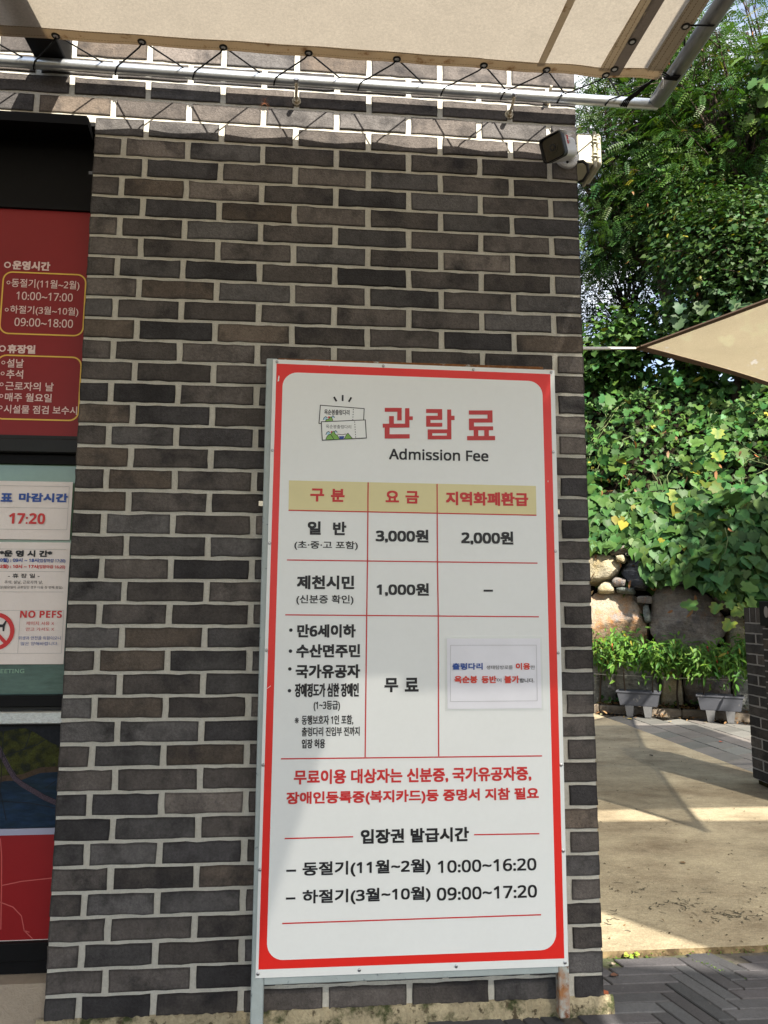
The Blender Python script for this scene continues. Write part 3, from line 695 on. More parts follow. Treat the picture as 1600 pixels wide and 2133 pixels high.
td.stroke([(305, 690), (1220, 655), (1245, 1030), (330, 1070)], 17, 'ink_black', True, DM(Y0 - .0005))
scenery(0, 0, Y0 - .0006, True)
for k in range(5): td.stroke([(968 - k * 2, 425 + k * 52), (966 - k * 2, 450 + k * 52)], 14, 'ink_black', False, DM(Y0 - .0003))
for k in range(7): td.stroke([(998 + k * 3.5, 685 + k * 52), (1000 + k * 3.5, 710 + k * 52)], 14, 'ink_black', False, DM(Y0 - .0006))
td.build('ticket_drawing', sign)
dz = {}
write(dz, [('옥순봉출렁다리', .693 + .0001465 * 362, 1.8258 - .0001505 * 530, .693 + .0001465 * 888, 1.8258 - .0001505 * 418, 'K', .3)], Y0 - .0003)
dz['K'].build('ticket_lettering', sign); dz = {}
write(dz, [('옥순봉출렁다리', .693 + .0001465 * 400, 1.8258 - .0001505 * 812, .693 + .0001465 * 925, 1.8258 - .0001505 * 735, 'K', .3)], Y0 - .0007)
dz['K'].build('ticket_lettering', sign)
# frame of square tube, legs, cross tubes, brackets, screws
b = MB(); b.box(.567, .601, -.0545, -.022, .0, 1.921, 'steel_paint', .003); b.build('leg', sign)
b = MB(); b.box(1.438, 1.469, -.0545, -.022, .004, 1.915, 'rusty_paint', .003); o = b.build('leg', sign); o['label'] = 'rust streaked right leg'
b = MB(); b.box(.6015, 1.4375, -.0545, -.026, 1.893, 1.9225, 'rust', .003); o = b.build('cross_tube', sign); o['label'] = 'rusty top tube'
b = MB(); b.box(.6015, 1.4375, -.0545, -.026, .1255, .158, 'steel_paint', .003); b.build('cross_tube', sign)
b = MB(); b.box(.6015, 1.4375, -.0545, -.026, 1.0, 1.03, 'steel_paint', .003); b.build('cross_tube', sign)
for x0, x1, z in ((.552, .567, 1.466), (1.469, 1.494, 1.456)):
    b = MB(); b.box(x0, x1, -.008, -.0035, z, z + .017, 'bolt', .0015); b.box(min(x0, .575) if x0 < 1 else 1.455, .580 if x0 < 1 else 1.469, -.024, -.0037, z + .001, z + .016, 'bolt')
    b.tube([((x0 + x1) / 2 - .001, -.008, z + .008), ((x0 + x1) / 2 - .001, -.011, z + .008)], .0036, 'ink_black', 8); b.build('wall_bracket', sign)
for x, z in ((.5996, 1.9085), (.9267, 1.9062), (1.2104, 1.9041), (1.4600, 1.9030), (.592, 1.632), (1.4600, 1.6459), (.590, 1.3519), (1.4590, 1.3361), (.5885, 1.0391), (1.4590, 1.029), (.5865, .7161), (1.4590, .7029), (.584, .4323), (1.4590, .4608), (.5858, .1597), (.8659, .1590), (1.14, .1585), (1.4555, .1568)):
    b = MB(); b.tube([(x, SY + .0010, z), (x, SY - .0014, z), (x, SY - .0026, z)], [.0048, .0046, .0022], 'screw', 10); b.build('screw', sign)
# small dents and scrapes in the border
b = MB()
for q in ([(.606, 1.866), (.608, 1.862), (.607, 1.848), (.603, 1.846), (.604, 1.858)], [(.757, 1.9035), (.761, 1.9035), (.759, 1.898)], [(1.4405, 1.556), (1.442, 1.554), (1.4415, 1.549), (1.4397, 1.551)], [(.592, .930), (.603, .938), (.603, .9365), (.592, .9285)]):
    b = MB(); b.poly([(x, SY - .0003, z) for x, z in q], 'white_panel'); b.build('scrape', sign)
t3, tx = paper('paper_notice', 'small laminated paper notice with blue and orange writing taped inside the admission fee table', 1.1195, .8672, 1.4032, 1.0720, SY - .0034, NOTE_TEXT,
    [(1.130, 1.0524, 1.3905, 1.0524), (1.3905, 1.0524, 1.3895, .8892), (1.128, .8892, 1.3895, .8892), (1.130, 1.0524, 1.128, .8892)], 'white_paper', .006)
for k_, o in tx.items(): o.build('ruled_lines' if k_ == 'g' else 'lettering', t3)

# ------------------------------------------------------------------ awning: pipe frame, laced tarpaulin
aw = thing('awning', 'tan tarpaulin awning laced with black rope to a galvanised pipe frame on the wall', 'awning')
ZC = 2.850
OUT = -2.06; XR = 1.797; XL = -3.2; EY = -.178
GX = [-.560, -.310, -.0664, .1837, .425, .6824, .9546, 1.2284, 1.4294, 1.6221]
GX = [-1.31, -1.06, -.81] + GX
def fab_z(x, y): return ZC + .0032 * math.exp(-max(0, EY - y) / .16) * math.cos(2 * math.pi * (x - .1837) / .2555) + .004 * math.sin(x * 5.1 + 1) * math.sin(y * 3 + .4) - .018 * math.exp(-((y + 1.0) / .6) ** 2)
def edge_y(x):
    d = min(abs(x - gx) for gx in GX); return EY + .0 - .006 * min(1, d / .12)
b = MB(); nx, ny = 120, 44; vs = []
for j in range(ny + 1):
    for i in range(nx + 1):
        x = XL + (XR - .052 - XL) * i / nx; y0 = edge_y(x) - .030; y = y0 + (OUT + .05 - y0) * j / ny; vs.append((x, y, fab_z(x, y)))
b.add(vs, [(j * (nx + 1) + i, (j + 1) * (nx + 1) + i, (j + 1) * (nx + 1) + i + 1, j * (nx + 1) + i + 1) for j in range(ny) for i in range(nx)], 'fabric')
fabric = b.build('tarpaulin', aw, smooth=True)
# hems: a doubled strip along the wall edge, the right edge and the outer edge
b = MB(); n = 150; vs = []
for i in range(n + 1):
    x = XL + (XR - XL) * i / n; y = edge_y(x) + .009
    for dy, dz in ((0, -.001), (-.042, -.0022), (-.042, .0012), (0, .0024)): vs.append((x, y + dy, fab_z(x, y) + dz))
b.add(vs, [(i * 4 + k, i * 4 + (k + 1) % 4, i * 4 + 4 + (k + 1) % 4, i * 4 + 4 + k) for i in range(n) for k in range(4)], 'hem')
vs = []; n = 50
for i in range(n + 1):
    y = EY - .036 + (OUT - EY + .036) * i / n
    for dx, dz in ((0, -.001), (-.054, -.0024), (-.054, .0012), (0, .0024)): vs.append((XR + dx, y, fab_z(XR, y) + dz))
b.add(vs, [(i * 4 + (k + 1) % 4, i * 4 + k, i * 4 + 4 + k, i * 4 + 4 + (k + 1) % 4) for i in range(n) for k in range(4)], 'hem')
b.build('hem', fabric)
b = MB(); xs = [XL + (XR - XL) * i / 500 for i in range(501)]
def stitches(path, step, l, w_, mb):
    acc = 0
    for p, q in zip(path[:-1], path[1:]):
        p = Vector(p); q = Vector(q); d = q - p; L_ = d.length
        if L_ == 0: continue
        d /= L_; t = -acc
        while t < L_:
            if t >= 0:
                a = p + d * t; c = a + d * l; s_ = d.cross(Vector((0, 0, 1))) * w_
                mb.poly([a + s_, a - s_, c - s_, c + s_], 'thread')
            t += step
        acc = L_ - (t - step) if t > 0 else acc + L_
for o_ in (.004, .034):
    stitches([(x, edge_y(x) - o_, fab_z(x, edge_y(x)) - .0032) for x in xs[::5] if x > -.5], .0085, .006, .0007, b)
for xx in (1.7485, 1.764, 1.786):
    stitches([(xx, EY - .03 + (OUT - EY) * .45 * i / 20, fab_z(XR, EY - .03 + (OUT - EY) * .45 * i / 20) - .0034) for i in range(21)], .0105, .0075, .0009, b)
b.build('stitching', fabric)
def strip(x0a, x1a, m, dz, name, y0=EY - .022, y1=OUT, tilt=0.0):
    b = MB(); n = 30; vs = []
    for i in range(n + 1):
        y = y0 + (y1 - y0) * i / n; s_ = -(y - y0) * tilt
        for x, z in ((x0a + s_, -.0008), (x0a + s_, -.0026), (x1a + s_, -.0026), (x1a + s_, -.0008)): vs.append((x, y, fab_z(x, y) + z))
    b.add(vs, [(i * 4 + k, i * 4 + k + 1, i * 4 + 5 + k, i * 4 + 4 + k) for i in range(n) for k in range(3)], m)
    return b.build(name, fabric)
strip(1.393, 1.415, 'hem', 0, 'seam', tilt=.03)
sx = strip(1.592, 1.630, 'hem', 0, 'seam', tilt=.04)
strip(.28, .302, 'hem', 0, 'seam', y0=-.9)
flp = strip(1.630, 1.667, 'flap', 0, 'flap', y0=EY - .004, tilt=.012)
b = MB()
stitches([(1.602 + .04 * .2 * i / 10, EY - .03 - .2 * i, fab_z(1.6, EY - .03 - .2 * i) - .0042) for i in range(5)], .0105, .0075, .0009, b)
stitches([(1.618 + .04 * .2 * i / 10, EY - .03 - .2 * i, fab_z(1.6, EY - .03 - .2 * i) - .0042) for i in range(5)], .0105, .0075, .0009, b)
b.build('stitching', fabric)
def grommet(x, y, z, r_=.0095):
    b = MB()
    rp = [(x + r_ * math.cos(t), y + r_ * math.sin(t), z) for t in [2 * math.pi * k / 18 for k in range(19)]]
    b.tube(rp, .0034, 'rubber', 6, cap=False); b.add([(x + .0075 * math.cos(k), y + .0075 * math.sin(k), z - .0014) for k in [2 * math.pi * q / 10 for q in range(10)]], [tuple(range(10))[::-1]], 'plastic_white'); return b.build('grommet', fabric, smooth=True)  # white disc paints the bright sky through the eyelet hole
for gx in GX: grommet(gx, EY - .006, fab_z(gx, EY) - .002)
for gx, gy in ((1.639, -.212), (1.646, -.326), (1.654, -.62), (1.776, -.395), (1.778, -.70)): grommet(gx, gy, fab_z(gx, gy) - .0035)
# pipes
PY, PZ, PR = -.048, 2.8585, .0172
b = MB(); b.tube([(-3.2, PY, PZ + .006), (-.3, PY, PZ + .003), (.6, PY, PZ), (1.60, PY, PZ - .0005), (1.858, PY, PZ - .001)], PR, 'galvanised', 18); b.build('wall_pipe', aw, smooth=True)
b = MB(); b.tube([(1.848, PY - .02, PZ - .002), (1.848, -.5, PZ + .0), (1.850, -1.2, PZ + .004), (1.852, -2.045, PZ + .006)], .0255, 'old_galvanised', 18); b.build('side_pipe', aw, smooth=True)
b = MB(); b.tube([(-3.2, -2.04, PZ), (1.875, -2.04, PZ)], .021, 'galvanised', 14); b.build('outer_pipe', aw, smooth=True)
b = MB(); b.box(-.181, -.084, -2.02, -.002, 2.8795, 2.965, 'black_metal', .003); b.build('support_beam', aw)
for x in (.640, 1.3565):
    b = MB()
    b.tube([(x, .004, 2.822), (x, -.018, 2.822), (x, -.034, 2.824), (x + .001, -.044, 2.829), (x + .001, -.066, 2.836), (x + .001, -.070, 2.848)], .0046, 'bolt', 8)
    b.tube([(x, -.001, 2.822), (x, -.012, 2.822)], .0105, 'bolt', 6); b.tube([(x, .0, 2.822), (x, -.003, 2.822)], .015, 'bolt', 14)
    b.tube([(x + .001, -.066, 2.842), (x + .001, -.076, 2.846)], .008, 'screw', 8); b.build('eye_bolt', aw, smooth=False)
b = MB(); b.tube([(1.49, .004, 2.876), (1.49, -.05, 2.90)], .005, 'bolt', 8); b.tube([(1.49, .002, 2.876), (1.49, -.01, 2.880)], .011, 'bolt', 8); b.build('anchor_bolt', aw)
# rope: from each eye down in front of the pipe, round it and back up
b = MB(); RR = .0025
for gx in GX:
    g_ = Vector((gx, EY - .006, fab_z(gx, EY) - .004))
    lx = gx - .112; rx = gx + .098
    under = [(lx + .006, PY - PR * .95, PZ - .004), (lx, PY - PR * .55, PZ - PR), (lx - .002, PY, PZ - PR - .003)]
    b = MB(); b.tube([g_ + Vector((-.001, .004, .001)), g_ + Vector((-.012, .018, -.002))] + under, RR, 'rope', 6)
    g2 = g_ + Vector((.006, .004, .006))
    b.tube([g2, (gx + .014, EY + .014, ZC + .006), (rx, PY - PR * .9, PZ + PR * .55), (rx + .004, PY - PR * .2, PZ + PR + .002), (rx + .006, PY + PR * .8, PZ + PR * .4)], RR, 'rope', 6); b.build('lacing', aw, smooth=True)
b = MB(); corner = Vector((XR - .006, EY - .004, ZC))
for i in range(5):
    a = 2 * math.pi * i / 5
    b.tube([corner + Vector((.004 * math.cos(a), .004 * math.sin(a), 0)), (1.772 - (.005 * i if i else .035), -.10, PZ - .006), (1.757 - (.006 * i if i else .075), PY - PR - .002, PZ - .008), (1.752 - (.0062 * i if i else .08), PY - .004, PZ - PR - .003)], RR, 'rope', 6)
b.build('corner_lashing', aw, smooth=True); b = MB()
for i in range(4):
    b.tube([corner + Vector((0, -.01 * i, 0)), (1.822, EY - .012 - .006 * i, PZ - .020 - .002 * i), (1.848, EY - .02 - .006 * i, PZ - .028), (1.874, EY - .026 - .006 * i, PZ - .008)], RR, 'rope', 6)
b.tube([(1.800, EY - .02, ZC - .002), (1.806, EY - .016, ZC - .026), (1.804, EY - .014, ZC - .046)], .0024, 'plastic_white', 6)
b.build('corner_lashing', aw, smooth=True)
for gy in (-.395, -.70):
    b = MB(); b.tube([(1.777, gy, ZC - .005), (1.818, gy - .012, PZ - .020), (1.846, gy - .02, PZ - .027), (1.872, gy - .026, PZ - .012)], RR, 'rope', 6)
    b.tube([(1.782, gy + .02, ZC + .004), (1.826, gy + .10, PZ + .008)], RR, 'rope', 6); b.build('lacing', aw, smooth=True)

# ------------------------------------------------------------------ camera on the wall, cable box
cc = thing('security_camera', 'white bullet security camera with a black front at the top corner of the brick wall', 'camera')
mc = Vector((1.553, 0, 2.676))
b = MB(); b.tube([mc + Vector((0, -.0005, 0)), mc + Vector((0, -.012, 0)), mc + Vector((0, -.016, 0))], [.040, .040, .034], 'plastic_white', 28); b.build('base_plate', cc, smooth=False)
b = MB(); b.tube([mc + Vector((-.004, -.0165, -.026)), mc + Vector((-.004, -.0185, -.026))], .0045, 'ink_black', 10); b.tube([mc + Vector((.03, -.0165, .01)), mc + Vector((.03, -.0185, .01))], .0045, 'ink_black', 10); b.build('screw_hole', cc)
axis = Vector((-.70, -.61, -.37)).normalized(); upv = (Vector((0.10, .12, 1)) - axis * Vector((0.10, .12, 1)).dot(axis)).normalized(); rt = axis.cross(upv)
cen = Vector((1.492, -.100, 2.640))
CM = Matrix((axis, rt, upv)).transposed().to_4x4(); CM.translation = cen
b = MB(); b.tube([mc + Vector((.002, -.012, -.004)), mc + Vector((.004, -.030, -.010)), cen - axis * .050 - upv * .006], [.020, .017, .016], 'plastic_white', 16); b.build('arm', cc, smooth=True)
def rbox_section(xa, w_, h_, r_): return [CM @ Vector((xa, p, q)) for p, q in rrect(-w_ / 2, -h_ / 2, w_ / 2, h_ / 2, r_, 4)]
def loft(secs, m, mb, cap0=True, cap1=True):
    n = len(secs[0]); vs = [p for s_ in secs for p in s_]
    fs = [(i * n + k, i * n + (k + 1) % n, (i + 1) * n + (k + 1) % n, (i + 1) * n + k) for i in range(len(secs) - 1) for k in range(n)]
    if cap0: fs.append(tuple(range(n))[::-1])
    if cap1: fs.append(tuple(range((len(secs) - 1) * n, len(secs) * n)))
    mb.add(vs, fs, m)
b = MB(); loft([rbox_section(-.066, .050, .046, .014), rbox_section(-.058, .064, .060, .014), rbox_section(.020, .070, .068, .012), rbox_section(.022, .070, .068, .012)], 'plastic_white', b); body = b.build('body', cc)
b = MB(); loft([rbox_section(.0222, .076, .074, .013), rbox_section(.048, .080, .078, .014), rbox_section(.050, .074, .072, .013), rbox_section(.040, .070, .068, .012)], 'rubber', b, True, False); b.build('front_bezel', cc)
b = MB(); loft([rbox_section(.036, .070, .068, .012), rbox_section(.0405, .0705, .0685, .012)], 'lens_black', b)
for rr2, xo in ((.017, .042), (.011, .0435), (.006, .0445)): b.tube([CM @ Vector((.0405, 0, 0)), CM @ Vector((xo, 0, 0))], rr2, 'lens_black' if rr2 != .011 else 'rubber', 20)
b.build('lens', cc)
b = MB(); b.box(-.064, .052, -.039, .039, .0375, .0405, 'plastic_white', .001, CM); b.build('sun_shield', cc)
b = MB()
for (xa, xb, za, zb, m_) in ((-.006, .0035, .014, .028, 'ink_red'), (-.0035, .006, .000, .012, 'ink_red'), (-.013, -.0075, .003, .012, 'ink_grey')):
    b.poly([CM @ Vector((x, -.0354, z)) for x, z in ((xa, za), (xb, za), (xb, zb), (xa, zb))], m_)
    b.poly([CM @ Vector((x, .0354, z)) for x, z in ((xa, za), (xa, zb), (xb, zb), (xb, za))], m_)
b.build('emblem', cc)
b = MB(); b.tube([mc + Vector((.030, -.008, -.018)), mc + Vector((.050, -.018, -.020)), mc + Vector((.064, -.020, -.034)), mc + Vector((.069, -.012, -.056)), mc + Vector((.060, .01, -.072)), mc + Vector((.052, .03, -.066))], .0052, 'rubber', 8); b.build('cable', cc, smooth=True)
jb = thing('junction_box', 'cream plastic junction box with two latches on the wall corner beside the camera', 'junction box')
b = MB(); b.box(1.5965, 1.6525, .015, .125, 2.668, 2.783, 'plastic_cream', .004); b.build('box', jb)
b = MB(); b.box(1.6535, 1.6645, .009, .131, 2.655, 2.790, 'plastic_cream', .003); b.box(1.6655, 1.6820, .012, .128, 2.664, 2.782, 'plastic_cream', .005); b.build('lid', jb)
for z in (2.752, 2.700):
    b = MB(); b.box(1.6485, 1.6700, .0035, .0088, z - .008, z - .0035, 'plastic_cream', .001); b.box(1.6485, 1.6700, .0035, .0088, z + .004, z + .0085, 'plastic_cream', .001)
    b.tube([(1.6655, .0065, z - .013), (1.6655, .0055, z), (1.6655, .0065, z + .015)], .0042, 'plastic_cream', 8)
    b.tube([(1.6615, .003, z - .013), (1.667, .0005, z - .015), (1.6725, .003, z - .012)], .0022, 'plastic_cream', 6); b.tube([(1.6615, .003, z + .016), (1.667, .0005, z + .019), (1.6725, .003, z + .016)], .0022, 'plastic_cream', 6)
    b.build('latch', jb)
sp = MB(); c = Vector((.537, -.010, 2.806))
sp.tube([c + Vector((.0015, 0, .012)), c + Vector((.001, -.001, .008)), c + Vector((0, 0, .001)), c + Vector((-.0005, 0, -.004)), c + Vector((-.001, 0, -.008))], [.0008, .0021, .0019, .0022, .001], 'spider', 8)
for sx_ in (-1, 1):
    for (dx, dz_, ex, ez) in ((.006, .011, .007, .022), (.010, .003, .016, .006), (.010, -.010, .019, -.016), (.009, -.017, .014, -.038)):
        sp.tube([c + Vector((0, 0, -.003)), c + Vector((sx_ * dx, -.006, dz_)), c + Vector((sx_ * ex, .006, ez))], [.0006, .0005, .0003], 'spider', 5)
tag(sp.build('spider'), 'thin brown long legged spider on the sunlit bricks under the pipe', 'spider')
# ------------------------------------------------------------------ low brick wall and pillar at the right
def brick_block(name, parent, x0, x1, y0, y1, rows, zb, soldier=True):
    """block with brick faces towards -X and -Y"""
    b = MB(); c = MB(); top = zb + rows * PV
    FX = lambda u, z, o: (x0 - o, y1 - u, z); FY = lambda u, z, o: (x0 + u, y0 - o, z)
    for r in range(rows):
        for F, l, ph in ((FX, y1 - y0, 0), (FY, x1 - x0, 1)):
            js = [(0, 0)] + [(((.12 if (r + ph) % 2 else .235) + n * P_), 1) for n in range(12) if (.12 if (r + ph) % 2 else .235) + n * P_ < l - .05] + [(l, 0)]
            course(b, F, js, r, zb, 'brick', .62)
    if soldier:
        for F, l in ((FX, y1 - y0), (FY, x1 - x0)):
            u = 0
            while u < l - .03:
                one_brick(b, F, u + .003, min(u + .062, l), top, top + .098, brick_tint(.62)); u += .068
        top += .098
    c.box(x0 + .0022, x1, y0 + .0022, y1 - .0022, zb - .004, top - .003, 'low_mortar')
    b.build('brick_face', parent); c.build('mortar', parent); return top
lw = thing('low_wall', 'low dark brick wall with an upright brick cap at the right edge of the concrete', 'wall')
brick_block('wall', lw, 3.608, 3.83, 2.26, 2.497, 15, .04)
b = MB(); b.box(3.635, 3.82, 1.9, 2.48, -.02, .038, 'soil'); b.build('base', lw)
gp = thing('gate_pillar', 'dark brick gate pillar with a black cap and an oval plate, in front of the low wall', 'pillar')
tp = brick_block('pillar', gp, 3.575, 3.95, 1.72, 2.246, 15, .012, False)
b = MB(); b.box(3.566, 3.96, 1.71, 2.254, tp + .010, tp + .168, 'black_metal', .004); cap = b.build('cap', gp)
b = MB(); oc = Vector((3.5655, 2.176, tp + .100)); b.prism([oc + Vector((0, -.020 * math.cos(k), .036 * math.sin(k))) for k in [2 * math.pi * q / 20 for q in range(20)]], (-.004, 0, 0), 'granite'); b.build('oval_plate', cap)

# ------------------------------------------------------------------ hill, boulders
HN = [(-1.0, .02), (-.075, .02), (.02, .055), (.22, .09), (.32, .35), (.40, 1.35), (.62, 1.78), (.95, 2.3), (1.5, 3.0), (2.1, 3.75), (2.8, 4.3), (3.6, 4.55), (5, 4.5), (8, 4.2), (14, 2.5), (30, -.5)]
def hill_z(s, n):
    for (a, za), (c, zc) in zip(HN[:-1], HN[1:]):
        if a <= n <= c:
            z = za + (zc - za) * (n - a) / (c - a); break
    else: z = HN[-1][1]
    if n > .5: z += .12 * math.sin(s * 1.9 + n) + .10 * math.sin(s * 3.7 - n * 2.1) + min(.6, max(0, s - 1) * .12)
    return z
ns = [.02, .12, .22, .28, .34, .40, .5, .62, .8, .95, 1.2, 1.5, 1.8, 2.1, 2.5, 2.8, 3.2, 3.6, 4.3, 5, 6.5, 8, 11, 14, 22, 30]
ss = [-14 + .25 * i for i in range(121)]
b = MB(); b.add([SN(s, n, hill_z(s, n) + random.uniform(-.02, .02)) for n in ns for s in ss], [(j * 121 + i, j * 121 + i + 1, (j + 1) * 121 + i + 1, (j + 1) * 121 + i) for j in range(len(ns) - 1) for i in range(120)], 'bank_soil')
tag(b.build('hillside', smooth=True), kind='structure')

def rock_mat(name, base, blotches, veins=None):
    M = mat(name, base, .92, spec=.2, noise=[(5, .28), (22, .30), (85, .34)], second=blotches, bump=(34, 1.0, .03))
    if veins:
        nt = M.node_tree; N = nt.nodes; L = nt.links; p = N['Principled BSDF']; src = p.inputs['Base Color'].links[0].from_socket
        tc = N['Texture Coordinate'] if 'Texture Coordinate' in N else N.new('ShaderNodeTexCoord')
        w = N.new('ShaderNodeTexNoise'); w.inputs['Scale'].default_value = veins[1]; w.inputs['Detail'].default_value = 6; w.inputs['Distortion'].default_value = .8
        mp = N.new('ShaderNodeMapping'); mp.inputs['Scale'].default_value = (.7, .7, 2.6); mp.inputs['Rotation'].default_value = (.3, .6, .2); L.new(tc.outputs['Object'], mp.inputs[0]); L.new(mp.outputs[0], w.inputs['Vector'])
        a = N.new('ShaderNodeMath'); a.operation = 'SUBTRACT'; a.inputs[1].default_value = .5; L.new(w.outputs['Fac'], a.inputs[0])
        c = N.new('ShaderNodeMath'); c.operation = 'ABSOLUTE'; L.new(a.outputs[0], c.inputs[0])
        mr = N.new('ShaderNodeMapRange'); mr.inputs['From Min'].default_value = .006; mr.inputs['From Max'].default_value = .028; mr.inputs['To Min'].default_value = .6; mr.inputs['To Max'].default_value = 0; L.new(c.outputs[0], mr.inputs['Value'])
        mx = N.new('ShaderNodeMix'); mx.data_type = 'RGBA'; L.new(mr.outputs[0], mx.inputs[0]); L.new(src, mx.inputs[6]); mx.inputs[7].default_value = (*veins[0], 1); L.new(mx.outputs[2], p.inputs['Base Color'])
    return M
MT['rock_pale'] = rock_mat('rock_pale', (.40, .36, .26), [((.30, .24, .13), 3, .58, .08), ((.16, .15, .12), 9, .66, .05)])
MT['rock_slate'] = rock_mat('rock_slate', (.075, .08, .095), [((.13, .13, .14), 5, .6, .08)], ((.30, .30, .31), 3.5))
MT['rock_orange'] = rock_mat('rock_orange', (.36, .31, .235), [((.30, .15, .06), 2.6, .54, .08), ((.20, .21, .21), 3.4, .60, .06), ((.13, .045, .025), 7, .72, .05)])
MT['rock_brown'] = rock_mat('rock_brown', (.235, .205, .175), [((.10, .095, .10), 3.2, .55, .08), ((.22, .13, .07), 4.5, .64, .06)], ((.26, .25, .23), 3))
MT['rock_grey'] = rock_mat('rock_grey', (.20, .205, .19), [((.085, .085, .08), 4, .56, .08), ((.14, .14, .08), 6, .62, .05)], ((.30, .30, .28), 4))
MT['rock_green'] = rock_mat('rock_green', (.15, .17, .155), [((.10, .10, .09), 8, .6, .06)])
def rock(pts, n0, depth, m, label, group=None, name='boulder', rough=.075):
    """stone whose outline seen square-on is the polygon pts in (s, z)"""
    pts = [Vector(p) for p in pts]
    ar = sum(p.x * q.y - q.x * p.y for p, q in zip(pts, pts[1:] + pts[:1]))
    if ar < 0: pts = pts[::-1]
    cx = sum(p.x for p in pts) / len(pts); cz = sum(p.y for p in pts) / len(pts)
    ex = max(abs(p.x - cx) for p in pts); ez = max(abs(p.y - cz) for p in pts); e = max(ex, ez)
    planes = []
    for p, q in zip(pts, pts[1:] + pts[:1]):
        d = (q - p).normalized(); nx, nz = d.y, -d.x
        planes.append((Vector((nx, random.uniform(-.35, .1), nz)).normalized(), max(.02, (p.x - cx) * nx + (p.y - cz) * nz)))
    for k in range(7):
        v = Vector((random.uniform(-.8, .8), -1, random.uniform(-.7, .8))).normalized(); planes.append((v, depth * random.uniform(.5, .8)))
    planes.append((Vector((0, 1, 0)), depth * .6))
    import bmesh
    bm = bmesh.new(); bmesh.ops.create_icosphere(bm, subdivisions=5 if e > .33 else 4 if e > .15 else 3, radius=1)
    ph = random.uniform(0, 50)
    from mathutils import noise as mn
    for v in bm.verts:
        d = v.co.normalized(); acc = 0
        for n, h in planes:
            c = d.dot(n)
            if c > 1e-4: acc += (c / h) ** 26
        r_ = acc ** (-1 / 26)
        q = d * r_
        r_ *= 1 + rough * .5 * (abs(mn.noise(q * (11 / e) + Vector((ph, ph, 0)))) - .2) + rough * (mn.fractal(q * (2.2 / e) + Vector((ph, 0, 0)), .9, 2.1, 4)) + rough * .6 * (abs(mn.noise(q * (6 / e) + Vector((0, ph, 0)))) - .25)
        v.co = d * r_
    M = Matrix((TT, NN, (0, 0, 1))).transposed().to_4x4(); M.translation = Vector(SN(cx, n0, cz))
    me = bpy.data.meshes.new(name); bm.to_mesh(me); bm.free(); me.materials.append(MT[m]); me.polygons.foreach_set('use_smooth', [True] * len(me.polygons))
    o = bpy.data.objects.new(name, me); COL.objects.link(o); o.matrix_world = M
    return tag(o, label, 'boulder' if name == 'boulder' else 'stone', group)
BG = 'boulders of the retaining bank'; SG = 'small stones wedged between the boulders'
rock([(-1.05, 1.66), (-.794, 1.71), (-.672, 1.745), (-.552, 1.725), (-.432, 1.606), (-.536, 1.444), (-.803, 1.405), (-1.06, 1.42)], .22, .30, 'rock_pale', 'pale cream boulder on the bank beside the brick pier, under the vine leaves', BG)
rock([(-.441, 1.511), (-.289, 1.78), (-.18, 1.77), (-.10, 1.574), (-.18, 1.34), (-.318, 1.335)], .20, .26, 'rock_slate', 'dark blue grey boulder with white veins, right of the pale cream boulder', BG)
rock([(-1.0, .92), (-.86, 1.16), (-.753, 1.287), (-.423, 1.31), (-.31, 1.226), (-.243, 1.119), (-.195, .894), (-.239, .66), (-.6, .56), (-1.0, .60)], .19, .34, 'rock_orange', 'large beige boulder with a rusty orange stain, above the pepper plants', BG, rough=.035)
rock([(-.115, 1.333), (.209, 1.37), (.445, 1.266), (.588, 1.061), (.614, .884), (.43, .62), (-.05, .60), (-.168, .92)], .21, .32, 'rock_brown', 'large grey brown boulder with pale cracks, right of the rusty stained one', BG, rough=.04)
rock([(-.149, 1.75), (.227, 1.79), (.464, 1.7), (.425, 1.33), (.184, 1.37), (-.10, 1.38)], .26, .28, 'rock_slate', 'dark boulder half hidden behind hanging vine leaves, above the grey brown one', BG)
rock([(.43, 1.62), (.697, 1.66), (.86, 1.3), (.62, 1.09), (.46, 1.28)], .28, .28, 'rock_brown', 'brown boulder almost covered by vines near the low brick wall', BG)
rock([(.62, 1.04), (.79, 1.1), (1.0, 1.0), (1.0, .62), (.64, .64)], .24, .26, 'rock_pale', 'pale boulder with dry stalks behind the low brick wall', BG)
rock([(-1.02, .53), (-.687, .52), (-.535, .34), (-.55, .04), (-1.0, .02)], .17, .28, 'rock_grey', 'grey mossy boulder at the ground beside the brick pier', BG)
rock([(-.545, .52), (-.197, .555), (-.085, .42), (-.08, .04), (-.55, .04)], .16, .28, 'rock_grey', 'speckled grey boulder behind the first planter', BG)
rock([(-.078, .56), (.135, .55), (.145, .06), (-.078, .04)], .18, .26, 'rock_pale', 'narrow pale streaked boulder between the two planters', BG)
rock([(.155, .57), (.528, .58), (.625, .40), (.61, .06), (.152, .05)], .17, .28, 'rock_brown', 'dark brown boulder behind the second planter', BG)
rock([(.63, .60), (.95, .62), (1.15, .3), (1.1, .05), (.625, .05)], .18, .28, 'rock_grey', 'grey boulder at the ground by the low brick wall', BG)
rock([(-.698, 1.349), (-.643, 1.405), (-.524, 1.398), (-.512, 1.3), (-.686, 1.288)], .10, .12, 'rock_pale', 'small white stone between the cream and rusty boulders', SG, 'stone')
rock([(-.548, 1.43), (-.495, 1.472), (-.392, 1.444), (-.401, 1.358), (-.512, 1.360)], .10, .12, 'rock_brown', 'small brown stone under the dark blue grey boulder', SG, 'stone')
rock([(-.493, 1.355), (-.305, 1.348), (-.31, 1.285), (-.488, 1.305)], .09, .11, 'rock_green', 'flat greenish stone on top of the rusty boulder', SG, 'stone')
